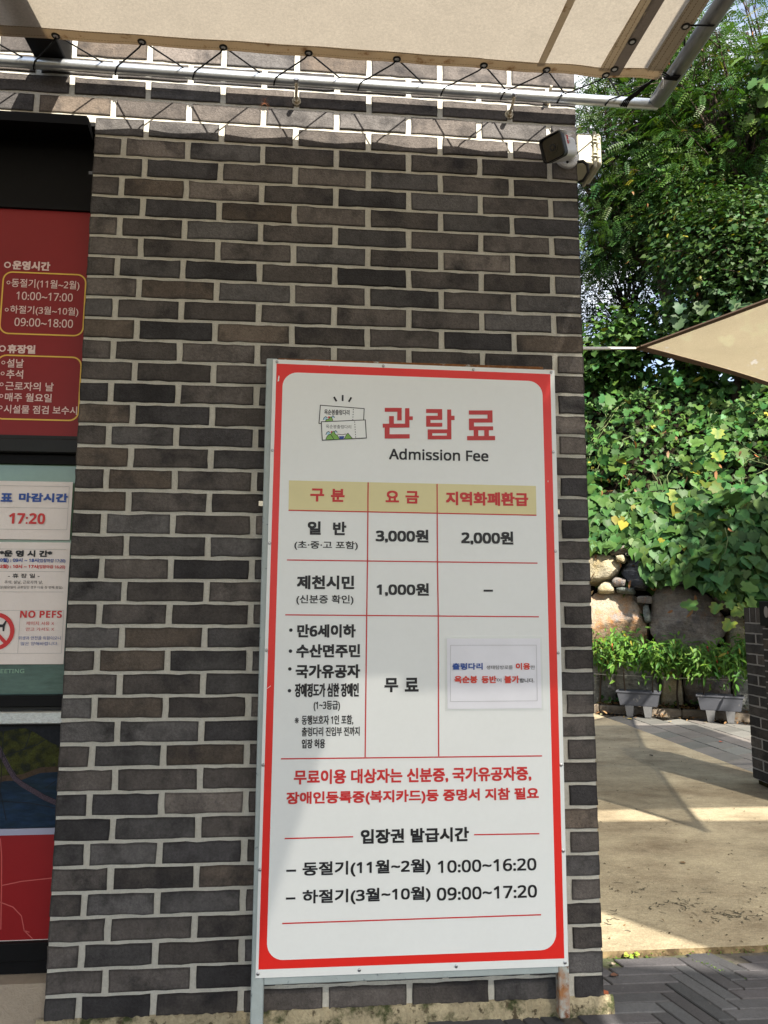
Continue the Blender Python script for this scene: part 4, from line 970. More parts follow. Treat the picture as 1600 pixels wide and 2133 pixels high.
rock([(-.487, 1.703), (-.408, 1.717), (-.371, 1.667), (-.398, 1.628), (-.476, 1.648)], .07, .09, 'rock_pale', 'small pale stone under the drain pipe end', SG, 'stone')
rock([(-.275, 1.254), (-.129, 1.258), (-.129, 1.171), (-.275, 1.184)], .08, .10, 'rock_brown', 'small oblong tan stone between the two large boulders', SG, 'stone')
rock([(-.219, 1.158), (-.164, 1.163), (-.139, 1.0), (-.205, .957)], .09, .10, 'rock_green', 'small upright grey green stone between the two large boulders', SG, 'stone')
rock([(-.56, 1.80), (-.326, 1.826), (-.312, 1.731), (-.54, 1.716)], .13, .14, 'rock_brown', 'flat brown stone above the drain pipe end', SG, 'stone')
b = MB(); c = Vector(SN(-.357, .10, 1.719))
n_ = 20; vs = []
for rr2, dn in ((.018, .02), (.018, -.07), (.0135, -.07), (.0135, .02)):
    for k in range(n_): a = 2 * math.pi * k / n_; vs.append(Vector(SN(-.357 + rr2 * math.cos(a), .10 + dn, 1.719 + rr2 * math.sin(a))))
b.add(vs, [(k * n_ + i, k * n_ + (i + 1) % n_, k * n_ + n_ + (i + 1) % n_, k * n_ + n_ + i) for k in range(3) for i in range(n_)], 'granite')
tag(b.build('drain_pipe'), 'small grey drain pipe end sticking out between the boulders', 'pipe')

# ------------------------------------------------------------------ leaves
def orient(nrm, tip):
    """rows: frames (x across, y along, z normal)"""
    z = nrm / np.linalg.norm(nrm, axis=1, keepdims=True)
    y = tip - z * np.sum(tip * z, axis=1, keepdims=True); y /= np.maximum(np.linalg.norm(y, axis=1, keepdims=True), 1e-6)
    x = np.cross(y, z); return x, y, z
VINE = (np.array([(0, .0, 0), (0, .45, .0), (0, 1.0, -.10), (.20, -.16, .07), (.50, .06, .10), (.46, .40, .07), (.28, .62, .05), (-.20, -.16, .07), (-.50, .06, .10), (-.46, .40, .07), (-.28, .62, .05)]),
        [(0, 3, 4, 1), (1, 4, 5), (1, 5, 6, 2), (0, 1, 8, 7), (1, 9, 8), (1, 2, 10, 9)])
PUMP = (np.array([(0, .05, 0), (0, .5, .02), (0, 1.0, -.08), (.22, -.14, .06), (.55, .0, .10), (.44, .24, .05), (.62, .46, .08), (.36, .60, .04), (.30, .88, .0), (-.22, -.14, .06), (-.55, .0, .10), (-.44, .24, .05), (-.62, .46, .08), (-.36, .60, .04), (-.30, .88, .0)]),
        [(0, 3, 4, 5), (0, 5, 1), (1, 5, 6, 7), (1, 7, 8, 2), (0, 11, 10, 9), (0, 1, 11), (1, 13, 12, 11), (1, 2, 14, 13)])
LANCE = (np.array([(0, 0, 0), (0, .5, .03), (0, 1, -.12), (.17, .28, .05), (.15, .66, .02), (-.17, .28, .05), (-.15, .66, .02)]),
         [(0, 3, 4, 1), (1, 4, 2), (0, 1, 6, 5), (1, 2, 6)])
def _frond(np_=7):
    v = []; fcs = []
    v += [(-.006, 0, 0), (.006, 0, 0), (.002, 1, -.12), (-.002, 1, -.12)]; fcs.append((0, 1, 2, 3))
    for k in range(np_):
        y = .12 + .82 * k / (np_ - 1); zz = -.12 * y * y
        for sg in (-1, 1):
            o = len(v); L_ = .21 * (1 - .25 * abs(k / (np_ - 1) - .4)); w_ = .052
            v += [(0, y, zz), (sg * L_ * .5, y + w_ + .02, zz + .02), (sg * L_, y + .06, zz - .02), (sg * L_ * .5, y - w_ + .02, zz + .02)]
            fcs.append((o, o + 1, o + 2, o + 3) if sg < 0 else (o, o + 3, o + 2, o + 1))
    return np.array(v), fcs
FROND = _frond()
SPRAY = None
def leaf_cloud(name, parts, m, parent=None):
    """parts: list of (shape, positions, normals, tips, sizes, tints) -> one mesh"""
    V, C, LV, LS = [], [], [], []; off = 0; lo = 0
    for shp, p, nr, tp_, sz, ti in parts:
        base, fcs = shp; n = len(p); k = len(base)
        if n == 0: continue
        x, y, z = orient(nr, tp_)
        bend = RNG.uniform(.4, 1.9, n)
        bx = base[None, :, 0, None] * x[:, None] * RNG.uniform(.85, 1.15, n)[:, None, None] + base[None, :, 1, None] * y[:, None] + (base[None, :, 2] * bend[:, None])[:, :, None] * z[:, None]
        vs = p[:, None] + bx * sz[:, None, None]
        V.append(vs.reshape(-1, 3)); C.append(ti.reshape(-1, 3) if ti.ndim == 3 else np.repeat(ti, k, axis=0))
        idx = np.concatenate([np.array(q) for q in fcs]); cnt = np.array([len(q) for q in fcs])
        LV.append((off + np.arange(n)[:, None] * k + idx[None]).reshape(-1)); LS.append(np.tile(cnt, n)); off += n * k
    V = np.concatenate(V); C = np.concatenate(C); LV = np.concatenate(LV); LS = np.concatenate(LS)
    me = bpy.data.meshes.new(name); me.vertices.add(len(V)); me.vertices.foreach_set('co', V.astype(np.float32).ravel())
    me.loops.add(len(LV)); me.loops.foreach_set('vertex_index', LV.astype(np.int32)); me.polygons.add(len(LS))
    me.polygons.foreach_set('loop_start', np.concatenate([[0], np.cumsum(LS)[:-1]]).astype(np.int32)); me.polygons.foreach_set('loop_total', LS.astype(np.int32))
    me.materials.append(MT[m]); a = me.color_attributes.new('tint', 'FLOAT_COLOR', 'POINT')
    a.data.foreach_set('color', np.concatenate([C, np.ones((len(C), 1))], axis=1).astype(np.float32).ravel())
    me.polygons.foreach_set('use_smooth', np.ones(len(LS), bool)); me.update(); me.validate()
    return link(name, me, parent)
def greens(n, base, spread=.25, yellow=0.0):
    k = RNG.uniform(1 - spread, 1 + spread, (n, 1)); h = RNG.normal(0, .10, (n, 1))
    c = np.array(base)[None] * k; c[:, 0:1] *= 1 + h * 1.6; c[:, 2:3] *= 1 - h
    if yellow:
        q = RNG.random(n) < yellow; c[q] = np.array((.26, .24, .03)) * RNG.uniform(.6, 1.2, (q.sum(), 1))
    return np.clip(c, .002, .6)
tv, nv = np.array(TT), np.array(NN)
def W3(s, n, z): return np.array(B0)[None] + tv[None] * np.asarray(s)[:, None] + nv[None] * np.asarray(n)[:, None] + np.array((0, 0, 1.))[None] * np.asarray(z)[:, None]
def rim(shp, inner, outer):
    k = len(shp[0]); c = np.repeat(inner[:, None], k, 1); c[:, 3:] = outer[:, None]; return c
def vines():
    parts = []
    # thick cover on the bank
    n = 17500; s = RNG.uniform(-4.6, 5.5, n); d = RNG.uniform(.32, 3.9, n)
    gap = np.sin(s * 3.1 + 2.0 * np.sin(d * 2.3 + 1)) * np.sin(d * 4.7 + s * 2.2) + .5 * np.sin(s * 9 + d * 7); kp = (gap < .35) | (d < .75) | (RNG.random(n) < .25); s = s[kp]; d = d[kp]; n = len(s)
    hz = np.array([hill_z(a, c) for a, c in zip(s, d)]); lift = RNG.random(n) ** 1.3 * .36
    clump = .5 + .5 * np.sin(s * 5.3 + 1.7 * np.sin(d * 4)) * np.sin(d * 6.1 + s * 1.3)
    lift = lift * (.35 + 1.15 * clump)
    p = W3(s, d - lift * .75, hz + lift * .65)
    nr = -nv[None] * 1.0 + np.array((0, 0, .75))[None] + RNG.normal(0, .55, (n, 3)); tip = np.array((0, 0, -1.))[None] + RNG.normal(0, .55, (n, 3))
    sz = np.where(d < 1.35, RNG.uniform(.06, .135, n), RNG.uniform(.035, .10, n)) * (1 + .2 * clump)
    big = RNG.random(n) < .22
    col = greens(n, (.050, .116, .024), .45, .012)
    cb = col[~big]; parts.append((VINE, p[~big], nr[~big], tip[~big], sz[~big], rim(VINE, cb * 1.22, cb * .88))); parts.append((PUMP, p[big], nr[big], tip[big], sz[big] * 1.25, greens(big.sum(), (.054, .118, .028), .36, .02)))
    # small leaves close to the earth, tinted dark as shaded gaps, and bare runners
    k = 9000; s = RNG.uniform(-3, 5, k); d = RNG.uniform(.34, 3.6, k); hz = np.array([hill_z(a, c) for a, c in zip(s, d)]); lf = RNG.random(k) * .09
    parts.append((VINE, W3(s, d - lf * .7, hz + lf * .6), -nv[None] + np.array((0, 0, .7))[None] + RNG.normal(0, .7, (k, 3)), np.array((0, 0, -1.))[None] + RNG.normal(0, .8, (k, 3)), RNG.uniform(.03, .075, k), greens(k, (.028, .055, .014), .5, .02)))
    # curtain hanging over the boulders
    es = np.array([-5, -1.9, -1.2, -.9, -.758, -.5, -.318, -.22, -.15, 0, .215, .40, .503, .60, .70, .776, 1.2, 2.5, 4.5]); ez = np.array([.3, .3, 1.5, 1.72, 1.735, 1.80, 1.775, 1.62, 1.40, 1.38, 1.37, 1.34, 1.29, 1.20, 1.12, 1.02, .95, 1.2, 1.3])
    n = 5600; s = RNG.uniform(-4.6, 4.2, n); e = np.interp(s, es, ez); z = e + .03 + (2.45 - e) * RNG.random(n) ** 1.15
    d = np.interp(z, [.9, 1.4, 1.75, 2.0, 2.5], [-.10, -.10, .02, .28, .60]) + RNG.uniform(-.12, .10, n)
    p = W3(s, d, z); nr = -nv[None] + np.array((0, 0, .55))[None] + RNG.normal(0, .33, (n, 3)); tip = np.array((0, 0, -1.))[None] + RNG.normal(0, .35, (n, 3))
    parts.append((VINE, p, nr, tip, RNG.uniform(.075, .15, n), greens(n, (.046, .106, .024), .38, .008)))
    # yellowing pumpkin leaves in two groups
    for (s0, d0, z0, k, rs, rz, yl) in ((.40, 1.0, 2.85, 9, .17, .24, .4), (.64, -.16, 1.20, 9, .12, .13, .35), (1.1, 1.2, 3.0, 3, .3, .3, .3), (.05, .75, 2.45, 4, .25, .2, .25)):
        s = RNG.normal(s0, rs, k); z = RNG.normal(z0, rz, k); d = np.full(k, d0) - .25 + (z - z0) * .55
        p = W3(s, d, z); nr = -nv[None] + np.array((0, 0, .6))[None] + RNG.normal(0, .3, (k, 3)); tip = np.array((0, 0, -1.))[None] + RNG.normal(0, .5, (k, 3))
        yel = np.array((.22, .25, .03))[None] * RNG.uniform(.35, 1.1, (k, 1)); parts.append((PUMP, p, nr, tip, RNG.uniform(.09, .16, k), rim(PUMP, greens(k, (.07, .14, .026), .25), np.where(RNG.random((k, 1)) < yl + .2, yel, greens(k, (.09, .16, .03), .2)))))
    k = 34; s = RNG.uniform(.25, 1.7, k); z = RNG.uniform(4.5, 5.35, k); p = W3(s, np.full(k, 1.45) + RNG.normal(0, .1, k), z)
    parts.append((PUMP, p, -nv[None] + np.array((0, 0, .8))[None] + RNG.normal(0, .3, (k, 3)), np.array((0, 0, -1.))[None] + RNG.normal(0, .5, (k, 3)), RNG.uniform(.12, .22, k), greens(k, (.055, .095, .04), .25, .02)))
    # dry leaves caught in the vine
    n = 110; s = RNG.uniform(-1, 3, n); z = RNG.uniform(.9, 3.4, n); d = np.interp(z, [.9, 1.75, 2.5, 3.5], [-.05, .05, .55, 1.4]); p = W3(s, d, z)
    parts.append((LANCE, p, RNG.normal(0, 1, (n, 3)), np.array((0, 0, -1.))[None] + RNG.normal(0, .4, (n, 3)), RNG.uniform(.06, .13, n), greens(n, (.20, .10, .045), .4)))
    return tag(leaf_cloud('vine_leaves', parts, 'leaf'), kind='stuff')
vines()
b = MB()
for k in range(46):
    s_, d_ = random.uniform(-1.4, 2.6), random.uniform(.5, 2.6); q = []
    for i in range(9):
        q.append(SN(s_, d_ - .13 - .05 * math.sin(i * 1.3 + k), hill_z(s_, max(.4, d_)) + .10)); s_ += random.uniform(-.14, .14); d_ -= random.uniform(.02, .13)
        if d_ < .42: break
    if len(q) > 2: b.tube(q, .0045, 'vine_stem', 5)
for k in range(10):
    s_ = random.uniform(.3, 1.6); z_ = random.uniform(1.6, 2.0); q = [SN(s_ + .06 * math.sin(i * .9 + k), -.02 - .02 * math.sin(i), z_ - i * .12) for i in range(random.randint(4, 8))]; b.tube(q, .004, 'vine_stem', 5)
tag(b.build('vine_runners', smooth=True), kind='stuff')

def spread_dir(a, el): return Vector((math.cos(a) * math.cos(el), math.sin(a) * math.cos(el), math.sin(el)))
def tree(label, base, crown, rad, clumps, per, shape, size, col, spread=.3, trunk_r=.11, yellow=.01, sigma=.30, hole=None, cat='tree', group='trees above the bank', dead=0, name='tree', droop=.3, kit=None):
    t = thing(name, label, cat, group)
    bs = Vector(SN(*base)); cs = Vector(SN(*crown)); P, Nn, Tt, Sz, Cc = [], [], [], [], []
    b = MB(); mid = bs.lerp(cs, .62) + Vector((random.uniform(-.2, .2), random.uniform(-.2, .2), 0))
    b.tube([bs - Vector((0, 0, .3)), bs.lerp(mid, .5) + Vector((random.uniform(-.12, .12), random.uniform(-.12, .12), 0)), mid, cs + Vector((0, 0, rad[2] * .35))], [trunk_r * 1.2, trunk_r, trunk_r * .7, trunk_r * .2], 'bark', 9)
    b.build('trunk', t, smooth=True)
    lm = MB(); cl = []
    while len(cl) < clumps:
        v = Vector((random.uniform(-1, 1), random.uniform(-1, 1), random.uniform(-1, 1)))
        if not .25 < v.length < 1.0: continue
        c = Vector(SN(crown[0] + v.x * rad[0], crown[1] + v.y * rad[1], crown[2] + v.z * rad[2]))
        if hole and any(((crown[0] + v.x * rad[0] - h[0]) / h[2]) ** 2 + ((crown[2] + v.z * rad[2] - h[1]) / h[3]) ** 2 < 1 for h in hole): continue
        cl.append((c, v))
    for c, v in cl:
        st = mid.lerp(cs, random.uniform(-.1, .7)); md = st.lerp(c, .5) + Vector((random.uniform(-.2, .2), random.uniform(-.2, .2), random.uniform(-.05, .25)))
        lm.tube([st, md, c], [trunk_r * .32, trunk_r * .2, trunk_r * .06], 'bark', 5, cap=False)
        for _ in range(3):
            e = c + Vector((random.gauss(0, sigma), random.gauss(0, sigma), random.gauss(0, sigma * .8))); lm.tube([c.lerp(md, .25), c.lerp(e, .5) + Vector((0, 0, .05)), e], [trunk_r * .09, trunk_r * .06, trunk_r * .025], 'bark', 4, cap=False)
        k = per + int(per * random.uniform(-.35, .35)); ds = RNG.normal(0, 1, (k, 3)) * np.array((sigma, sigma, sigma * .7)); p = np.array(c)[None] + ds
        out = np.array((v.x * tv[0] + v.y * nv[0], v.x * tv[1] + v.y * nv[1], v.z))[None]
        nr = np.array((0, 0, .9))[None] + out * .5 - nv[None] * .35 + RNG.normal(0, .5, (k, 3)); tp_ = ds * 1.2 + out * .5 + RNG.normal(0, .35, (k, 3)) - np.array((0, 0, droop))[None]
        P.append(p); Nn.append(nr); Tt.append(tp_); Sz.append(RNG.uniform(size[0], size[1], k)); Cc.append(greens(k, np.array(col) * random.uniform(.72, 1.3), spread, yellow))
    lm.build('branches', t, smooth=True)
    P, Nn, Tt, Sz, Cc = map(np.concatenate, (P, Nn, Tt, Sz, Cc))
    parts = [(shape, P, Nn, Tt, Sz, Cc)]
    if dead:
        k = dead; i = RNG.integers(0, len(P), k); parts.append((LANCE, P[i] + RNG.normal(0, .05, (k, 3)), RNG.normal(0, 1, (k, 3)), np.array((0, 0, -1.))[None] + RNG.normal(0, .4, (k, 3)), RNG.uniform(.05, .1, k), greens(k, (.24, .11, .04), .4)))
    leaf_cloud('crown', parts, 'leaf', t)
    return t
HOLE = [(-.50, 6.0, .30, .32), (-.10, 5.75, .30, .36)]
HOLE6 = [(-.80, 6.9, .70, .95), (-.15, 6.3, .45, .55)]
tree('feathery leaved tree filling the upper right above the awning pipe', (2.4, 3.2, 4.5), (.95, 3.0, 8.5), (1.15, .8, 1.6), 64, 44, FROND, (.18, .32), (0.048, 0.104, 0.019), trunk_r=.12, yellow=.015, dead=60)
tree('feathery leaved tree directly behind the junction box and brick wall', (.45, 3.6, 4.4), (-.68, 3.3, 8.0), (1.3, .7, 1.55), 84, 44, FROND, (.17, .30), (0.040, 0.086, 0.018), trunk_r=.12, hole=HOLE, yellow=.01)
tree('dark vine smothered tree over the point of the tan shade sail', (1.5, 2.4, 4.1), (1.0, 2.05, 5.75), (.85, .55, 1.0), 54, 190, VINE, (.035, .075), (0.033, 0.071, 0.016), sigma=.24, trunk_r=.09, yellow=.006, dead=40)
tree('slender bushy tree right of the sky gap', (.6, 3.2, 4.5), (.42, 2.7, 6.8), (.55, .5, 1.0), 34, 120, LANCE, (.06, .11), (0.036, 0.075, 0.016), sigma=.22, trunk_r=.07, hole=[(-.35, 6.0, .35, .8)], dead=50)
tree('low leafy bush under the sky gap beside the brick wall', (-1.0, 2.8, 4.2), (-.68, 2.6, 4.95), (.95, .5, .48), 34, 90, VINE, (.06, .12), (.050, .110, .022), sigma=.2, trunk_r=.05)
tree('thin far tree seen through the sky gap', (-.2, 6.2, 4.4), (-.75, 5.4, 7.2), (1.15, .5, 1.5), 80, 80, LANCE, (.06, .12), (.030, .062, .018), sigma=.30, trunk_r=.05, hole=[(-.80, 6.6, .25, .28), (-.20, 6.2, .22, .25)])
tree('leafy bush on the bank just under the point of the shade sail', (.9, 2.6, 4.2), (.85, 2.5, 4.95), (1.0, .5, .45), 26, 90, VINE, (.06, .13), (.042, .092, .020), sigma=.2, trunk_r=.05)
tree('tall thin crowned tree against the blue sky in the top right corner', (2.6, 5.2, 4.5), (1.55, 4.8, 10.7), (1.1, .8, 1.5), 30, 17, FROND, (.2, .34), (.052, .10, .020), trunk_r=.10, sigma=.32)
tree('broad leaved climber hanging from a branch in the top right corner', (2.7, 2.6, 4.4), (1.82, 2.3, 8.6), (.28, .3, .85), 15, 34, PUMP, (.10, .2), (.10, .175, .045), sigma=.16, trunk_r=.05)
tree('bushy tree behind the corner of the tarpaulin', (1.3, 4.6, 4.4), (.0, 3.9, 10.2), (1.35, .8, 1.2), 44, 30, FROND, (.22, .36), (0.044, 0.094, 0.016), trunk_r=.11)
tree('dense dark tree at the back of the bank behind the feathery trees', (.5, 6.6, 4.3), (.85, 6.0, 8.6), (1.7, .8, 2.3), 64, 70, VINE, (.12, .22), (0.029, 0.061, 0.014), sigma=.36, trunk_r=.14, hole=[(-1.0, 7.0, 1.0, 1.1)])
tree('round tree on the bank beyond the gate pillar, out to the right', (4.4, 2.5, 4.6), (4.2, 2.4, 7.2), (1.6, 1.0, 1.7), 40, 60, VINE, (.10, .18), (.042, .09, .024), sigma=.36)
tree('added unseen leafy tree out to the right, shading the bank and the gate', (4.4, -3.0, .0), (4.1, -2.76, 5.2), (.9, .8, .8), 26, 70, VINE, (.08, .15), (.042, .09, .024), sigma=.26)  # extra tree put in out of view to shade the bank
tree('round tree on the bank hidden behind the brick building', (-4.4, 3.0, 4.3), (-4.2, 3.0, 7.0), (1.8, 1.0, 1.7), 34, 60, VINE, (.10, .18), (.042, .09, .024), sigma=.36)

# ------------------------------------------------------------------ planters and pepper plants
def planter(s0, s1, n0, label):
    t = thing('planter', label, 'planter', 'grey trough planters in front of the bank')
    M = Matrix((TT, NN, (0, 0, 1))).transposed().to_4x4(); M.translation = B0
    cs, L_ = (s0 + s1) / 2, (s1 - s0); D_ = .20; zt, zb = .268, .118
    def sec(k, w_, z): return [M @ Vector(p) for p in ((cs - L_ / 2 * k, n0 - D_ / 2 * w_, z), (cs + L_ / 2 * k, n0 - D_ / 2 * w_, z), (cs + L_ / 2 * k, n0 + D_ / 2 * w_, z), (cs - L_ / 2 * k, n0 + D_ / 2 * w_, z))]
    b = MB(); loft([sec(.83, .72, zb), sec(.84, .75, zb + .01), sec(.945, .92, zt - .018), sec(1, 1, zt - .016), sec(1, 1, zt - .001), sec(.985, .97, zt), sec(.93, .88, zt - .002), sec(.90, .82, zt - .04)], 'planter', b, True, False); b.build('trough', t)
    b = MB(); b.add(sec(.91, .84, zt - .035), [(0, 1, 2, 3)], 'soil'); b.build('potting_soil', t)
    for k in (-.42, .40):
        b = MB(); c = cs + L_ / 2 * k
        def q(w_, d, z): return [M @ Vector(p) for p in ((c - w_, n0 - d, z), (c + w_, n0 - d, z), (c + w_, n0 + d, z), (c - w_, n0 + d, z))]
        loft([q(.026, .055, -.002), q(.030, .06, .01), q(.044, .075, .117)], 'concrete_leg', b); b.build('leg', t)
planter(-.487, -.050, -.26, 'grey trough planter on two concrete legs, the left one nearer the brick pier')
planter(.285, .724, -.26, 'grey trough planter on two concrete legs, the right one beside the low brick wall')
PEPPER = (LANCE[0] * np.array((.72, 1, 1.3))[None], LANCE[1])
def pepper(label, s, n, z0, h, w_, leaves, fruits=2, lean=0.0, thick=.008):
    t = thing('pepper_plant', label, 'plant', 'pepper plants along the bank')
    b = MB(); bs = Vector(SN(s, n, z0)); fork = Vector(SN(s + lean * .5, n, z0 + h * .42)); tips = []
    b.tube([bs, bs.lerp(fork, .5) + Vector((random.uniform(-.012, .012), 0, 0)), fork], [thick, thick * .9, thick * .8], 'bark', 7)
    for k in range(9):
        a = 2 * math.pi * k / 9 + random.uniform(-.3, .3); e = Vector(SN(s + lean + w_ * math.cos(a) * random.uniform(.45, 1), n + w_ * .55 * math.sin(a), z0 + h * random.uniform(.74, 1.0)))
        md = fork.lerp(e, .5) + Vector((0, 0, .05)); b.tube([fork, md, e], [thick * .6, thick * .42, thick * .2], 'vine_stem', 5, cap=False); tips.append((md, e))
    b.build('stem', t, smooth=True)
    P = []; 
    for k in range(leaves):
        md, e = random.choice(tips); u = random.random() ** .6; c = md.lerp(e, u); P.append((c.x + random.gauss(0, .055), c.y + random.gauss(0, .05), c.z + random.gauss(0, .05) - .02 - abs(random.gauss(0, .10))))
    P = np.array(P); k = len(P)
    nr = np.array((0, 0, .75))[None] - nv[None] * .7 + RNG.normal(0, .35, (k, 3)); tip = np.array((0, 0, -.75))[None] + RNG.normal(0, .65, (k, 3)) - nv[None] * .25
    leaf_cloud('foliage', [(PEPPER, P, nr, tip, RNG.uniform(.06, .115, k), greens(k, (.075, .165, .022), .28, .01))], 'leaf', t)
    for k in range(fruits):
        md, e = random.choice(tips); c = e + Vector((random.uniform(-.05, .05), -.05, -.05)); b = MB()
        b.tube([c, c + Vector((.004, -.004, -.03)), c + Vector((.012, -.008, -.075))], [.008, .0075, .0015], 'chili', 7); b.build('chili', t, smooth=True)
pepper('pepper plant with a forked woody stem growing beside the brick pier', -.70, .0, .06, .84, .26, 430, 3, .05, .012)
pepper('pepper plant in the left planter, tallest of the row', -.40, -.26, .23, .68, .22, 430, 1, -.02)
pepper('pepper plant at the right end of the left planter', -.13, -.26, .23, .60, .21, 400, 1, .05)
pepper('pepper plant growing from the ground between the two planters', .10, .0, .06, .80, .24, 430, 2, .02, .012)
pepper('pepper plant at the left end of the right planter', .36, -.26, .23, .58, .20, 390, 2, -.03)
pepper('pepper plant in the right planter nearest the low brick wall', .63, -.26, .23, .66, .22, 460, 1, .03)
pepper('pepper plant behind the low brick wall', .95, -.05, .06, .84, .24, 200, 1, .0)
b = MB(); b.tube([SN(-1.6, -.16, .418), SN(-.3, -.165, .409), SN(.2, -.165, .405), SN(1.6, -.16, .424)], .0026, 'cord', 6); tag(b.build('support_string'), 'thin pale string stretched along the pepper plants above the planters', 'string')
# low ground plants and dry litter by the kerb
n = 260; s = RNG.uniform(-1.5, 2.2, n); d = RNG.uniform(.0, .12, n); z = RNG.uniform(.06, .15, n); p = W3(s, d, z)
tag(leaf_cloud('ground_weeds', [(VINE, p, np.array((0, -.5, .8))[None] + RNG.normal(0, .4, (n, 3)), RNG.normal(0, 1, (n, 3)), RNG.uniform(.025, .06, n), greens(n, (.06, .13, .03), .35, .05))], 'leaf'), kind='stuff')
n = 900; s = RNG.uniform(-1.6, 2.4, n); d = np.where(RNG.random(n) < .6, RNG.uniform(-.01, .1, n), RNG.normal(-.14, .10, n)); z = np.where(d > -.07, .075, .004) + RNG.random(n) * .02; p = W3(s, d, z)
tag(leaf_cloud('leaf_litter', [(LANCE, p, np.array((0, 0, 1.))[None] + RNG.normal(0, .3, (n, 3)), RNG.normal(0, 1, (n, 3)), RNG.uniform(.03, .07, n), greens(n, (.20, .12, .055), .5))], 'dry_leaf'), kind='stuff')
n = 330; x = RNG.uniform(1.62, 3.7, n); y = .36 + 4.6 * RNG.random(n) ** 1.4; p = np.stack([x, y, np.full(n, .003)], 1)
tag(leaf_cloud('ground_debris', [(LANCE, p, np.array((0, 0, 1.))[None] + RNG.normal(0, .25, (n, 3)), RNG.normal(0, 1, (n, 3)), RNG.uniform(.006, .02, n), greens(n, (.09, .065, .035), .6))], 'dry_leaf'), kind='stuff')
# a few single fallen leaves
def fallen(x, y, sz, col, label, ang, z=.0):
    base, fcs = LANCE; b = MB(); c, s_ = math.cos(ang), math.sin(ang)
    b.add([(x + (p[0] * 2.0 * c - p[1] * s_) * sz, y + (p[0] * 2.0 * s_ + p[1] * c) * sz, z + .004 + abs(p[0]) * sz * .5 + abs(p[2]) * sz) for p in base], fcs, 'dry_leaf', col)
    tag(b.build('fallen_leaf', loc=(x, y, z)), label, 'leaf', 'single fallen leaves on the ground')
fallen(1.634, .075, .036, (.32, .10, .05), 'reddish fallen leaf on the dark pavers beside the brick corner', .6, -.010)
fallen(1.712, .193, .030, (.12, .06, .04), 'brown curled fallen leaf on the dark pavers nearest the slab edge', 1.9, -.010)
fallen(1.730, .268, .020, (.50, .40, .30), 'pale fallen leaf on the dark pavers under the slab edge', 2.6, -.010)
fallen(2.42, 1.107, .03, (.16, .10, .05), 'brown fallen leaf on the shaded concrete', 1.2)
fallen(3.322, 3.35, .04, (.05, .04, .03), 'dark fallen leaf on the concrete near the tiles', .2)
fallen(4.198, 3.891, .05, (.42, .09, .04), 'red fallen leaf on the grey tiles', 2.2, -.003)
fallen(3.93, 5.10, .055, (.55, .42, .12), 'yellow fallen leaf on the tiles left of the planter legs', .9, -.003)
fallen(4.25, 4.95, .05, (.50, .36, .14), 'yellow fallen leaf on the tiles between the planters', 2.9, -.003)
# weeds and moss along the slab edge
P = []; n = 420
x = RNG.uniform(1.62, 3.0, n); dens = np.clip((x - 2.0) / .5, .12, 1); keep = RNG.random(n) < dens; x = x[keep]; n = len(x)
p = np.stack([x, .314 + RNG.normal(0, .006, n), -.012 + RNG.random(n) * .010], 1)
x2 = RNG.uniform(0, 1, 160); p2 = np.stack([2.0 + .11 * x2 + RNG.normal(0, .004, 160), .28 - .13 * x2 + RNG.normal(0, .006, 160), np.full(160, -.014)], 1)
p = np.concatenate([p, p2]); n = len(p)
tag(leaf_cloud('moss', [(LANCE, p, np.array((0, -.4, .8))[None] + RNG.normal(0, .5, (n, 3)), RNG.normal(0, 1, (n, 3)), RNG.uniform(.005, .013, n), greens(n, (.06, .11, .012), .4))], 'leaf'), kind='stuff')
k = 9; p = np.stack([1.80 + RNG.uniform(-.02, .035, k), np.full(k, .308), -.008 + RNG.random(k) * .012], 1)
tag(leaf_cloud('seedling', [(VINE, p, np.array((0, -.5, .8))[None] + RNG.normal(0, .3, (k, 3)), RNG.normal(0, 1, (k, 3)), RNG.uniform(.008, .017, k), greens(k, (.28, .34, .05), .2))], 'leaf'), 'tiny yellow green weed sprouting at the slab edge', 'weed')

# ------------------------------------------------------------------ shade sails: one real, the others added out of view to cast shade
def curve_edge(a, c, sag, n):
    a, c = Vector(a), Vector(c); return [(a.lerp(c, i / n), math.sin(math.pi * i / n)) for i in range(n + 1)]
def added_sail4(label, c, m, sag=.05, n=14):
    '''four cornered cloth, nearly flat, with a hem; added out of view to block sun'''
    t = thing('shade_sail', label, 'shade sail', 'shade sails over the yard'); c = [Vector(p) for p in c]; vs = []
    for j in range(n + 1):
        for i in range(n + 1):
            u, v = i / n, j / n; p = c[0].lerp(c[1], u).lerp(c[3].lerp(c[2], u), v); p.z -= sag * 16 * u * v * (1 - u) * (1 - v); vs.append(p)
    b = MB(); b.add(vs, [(j * (n + 1) + i, j * (n + 1) + i + 1, (j + 1) * (n + 1) + i + 1, (j + 1) * (n + 1) + i) for j in range(n) for i in range(n)], m); cl = b.build('cloth', t, smooth=True)
    b = MB()
    for p, q in zip(c, c[1:] + c[:1]): b.tube([p, p.lerp(q, .5), q], .006, 'sail_hem', 6)
    b.build('hem', cl); return t
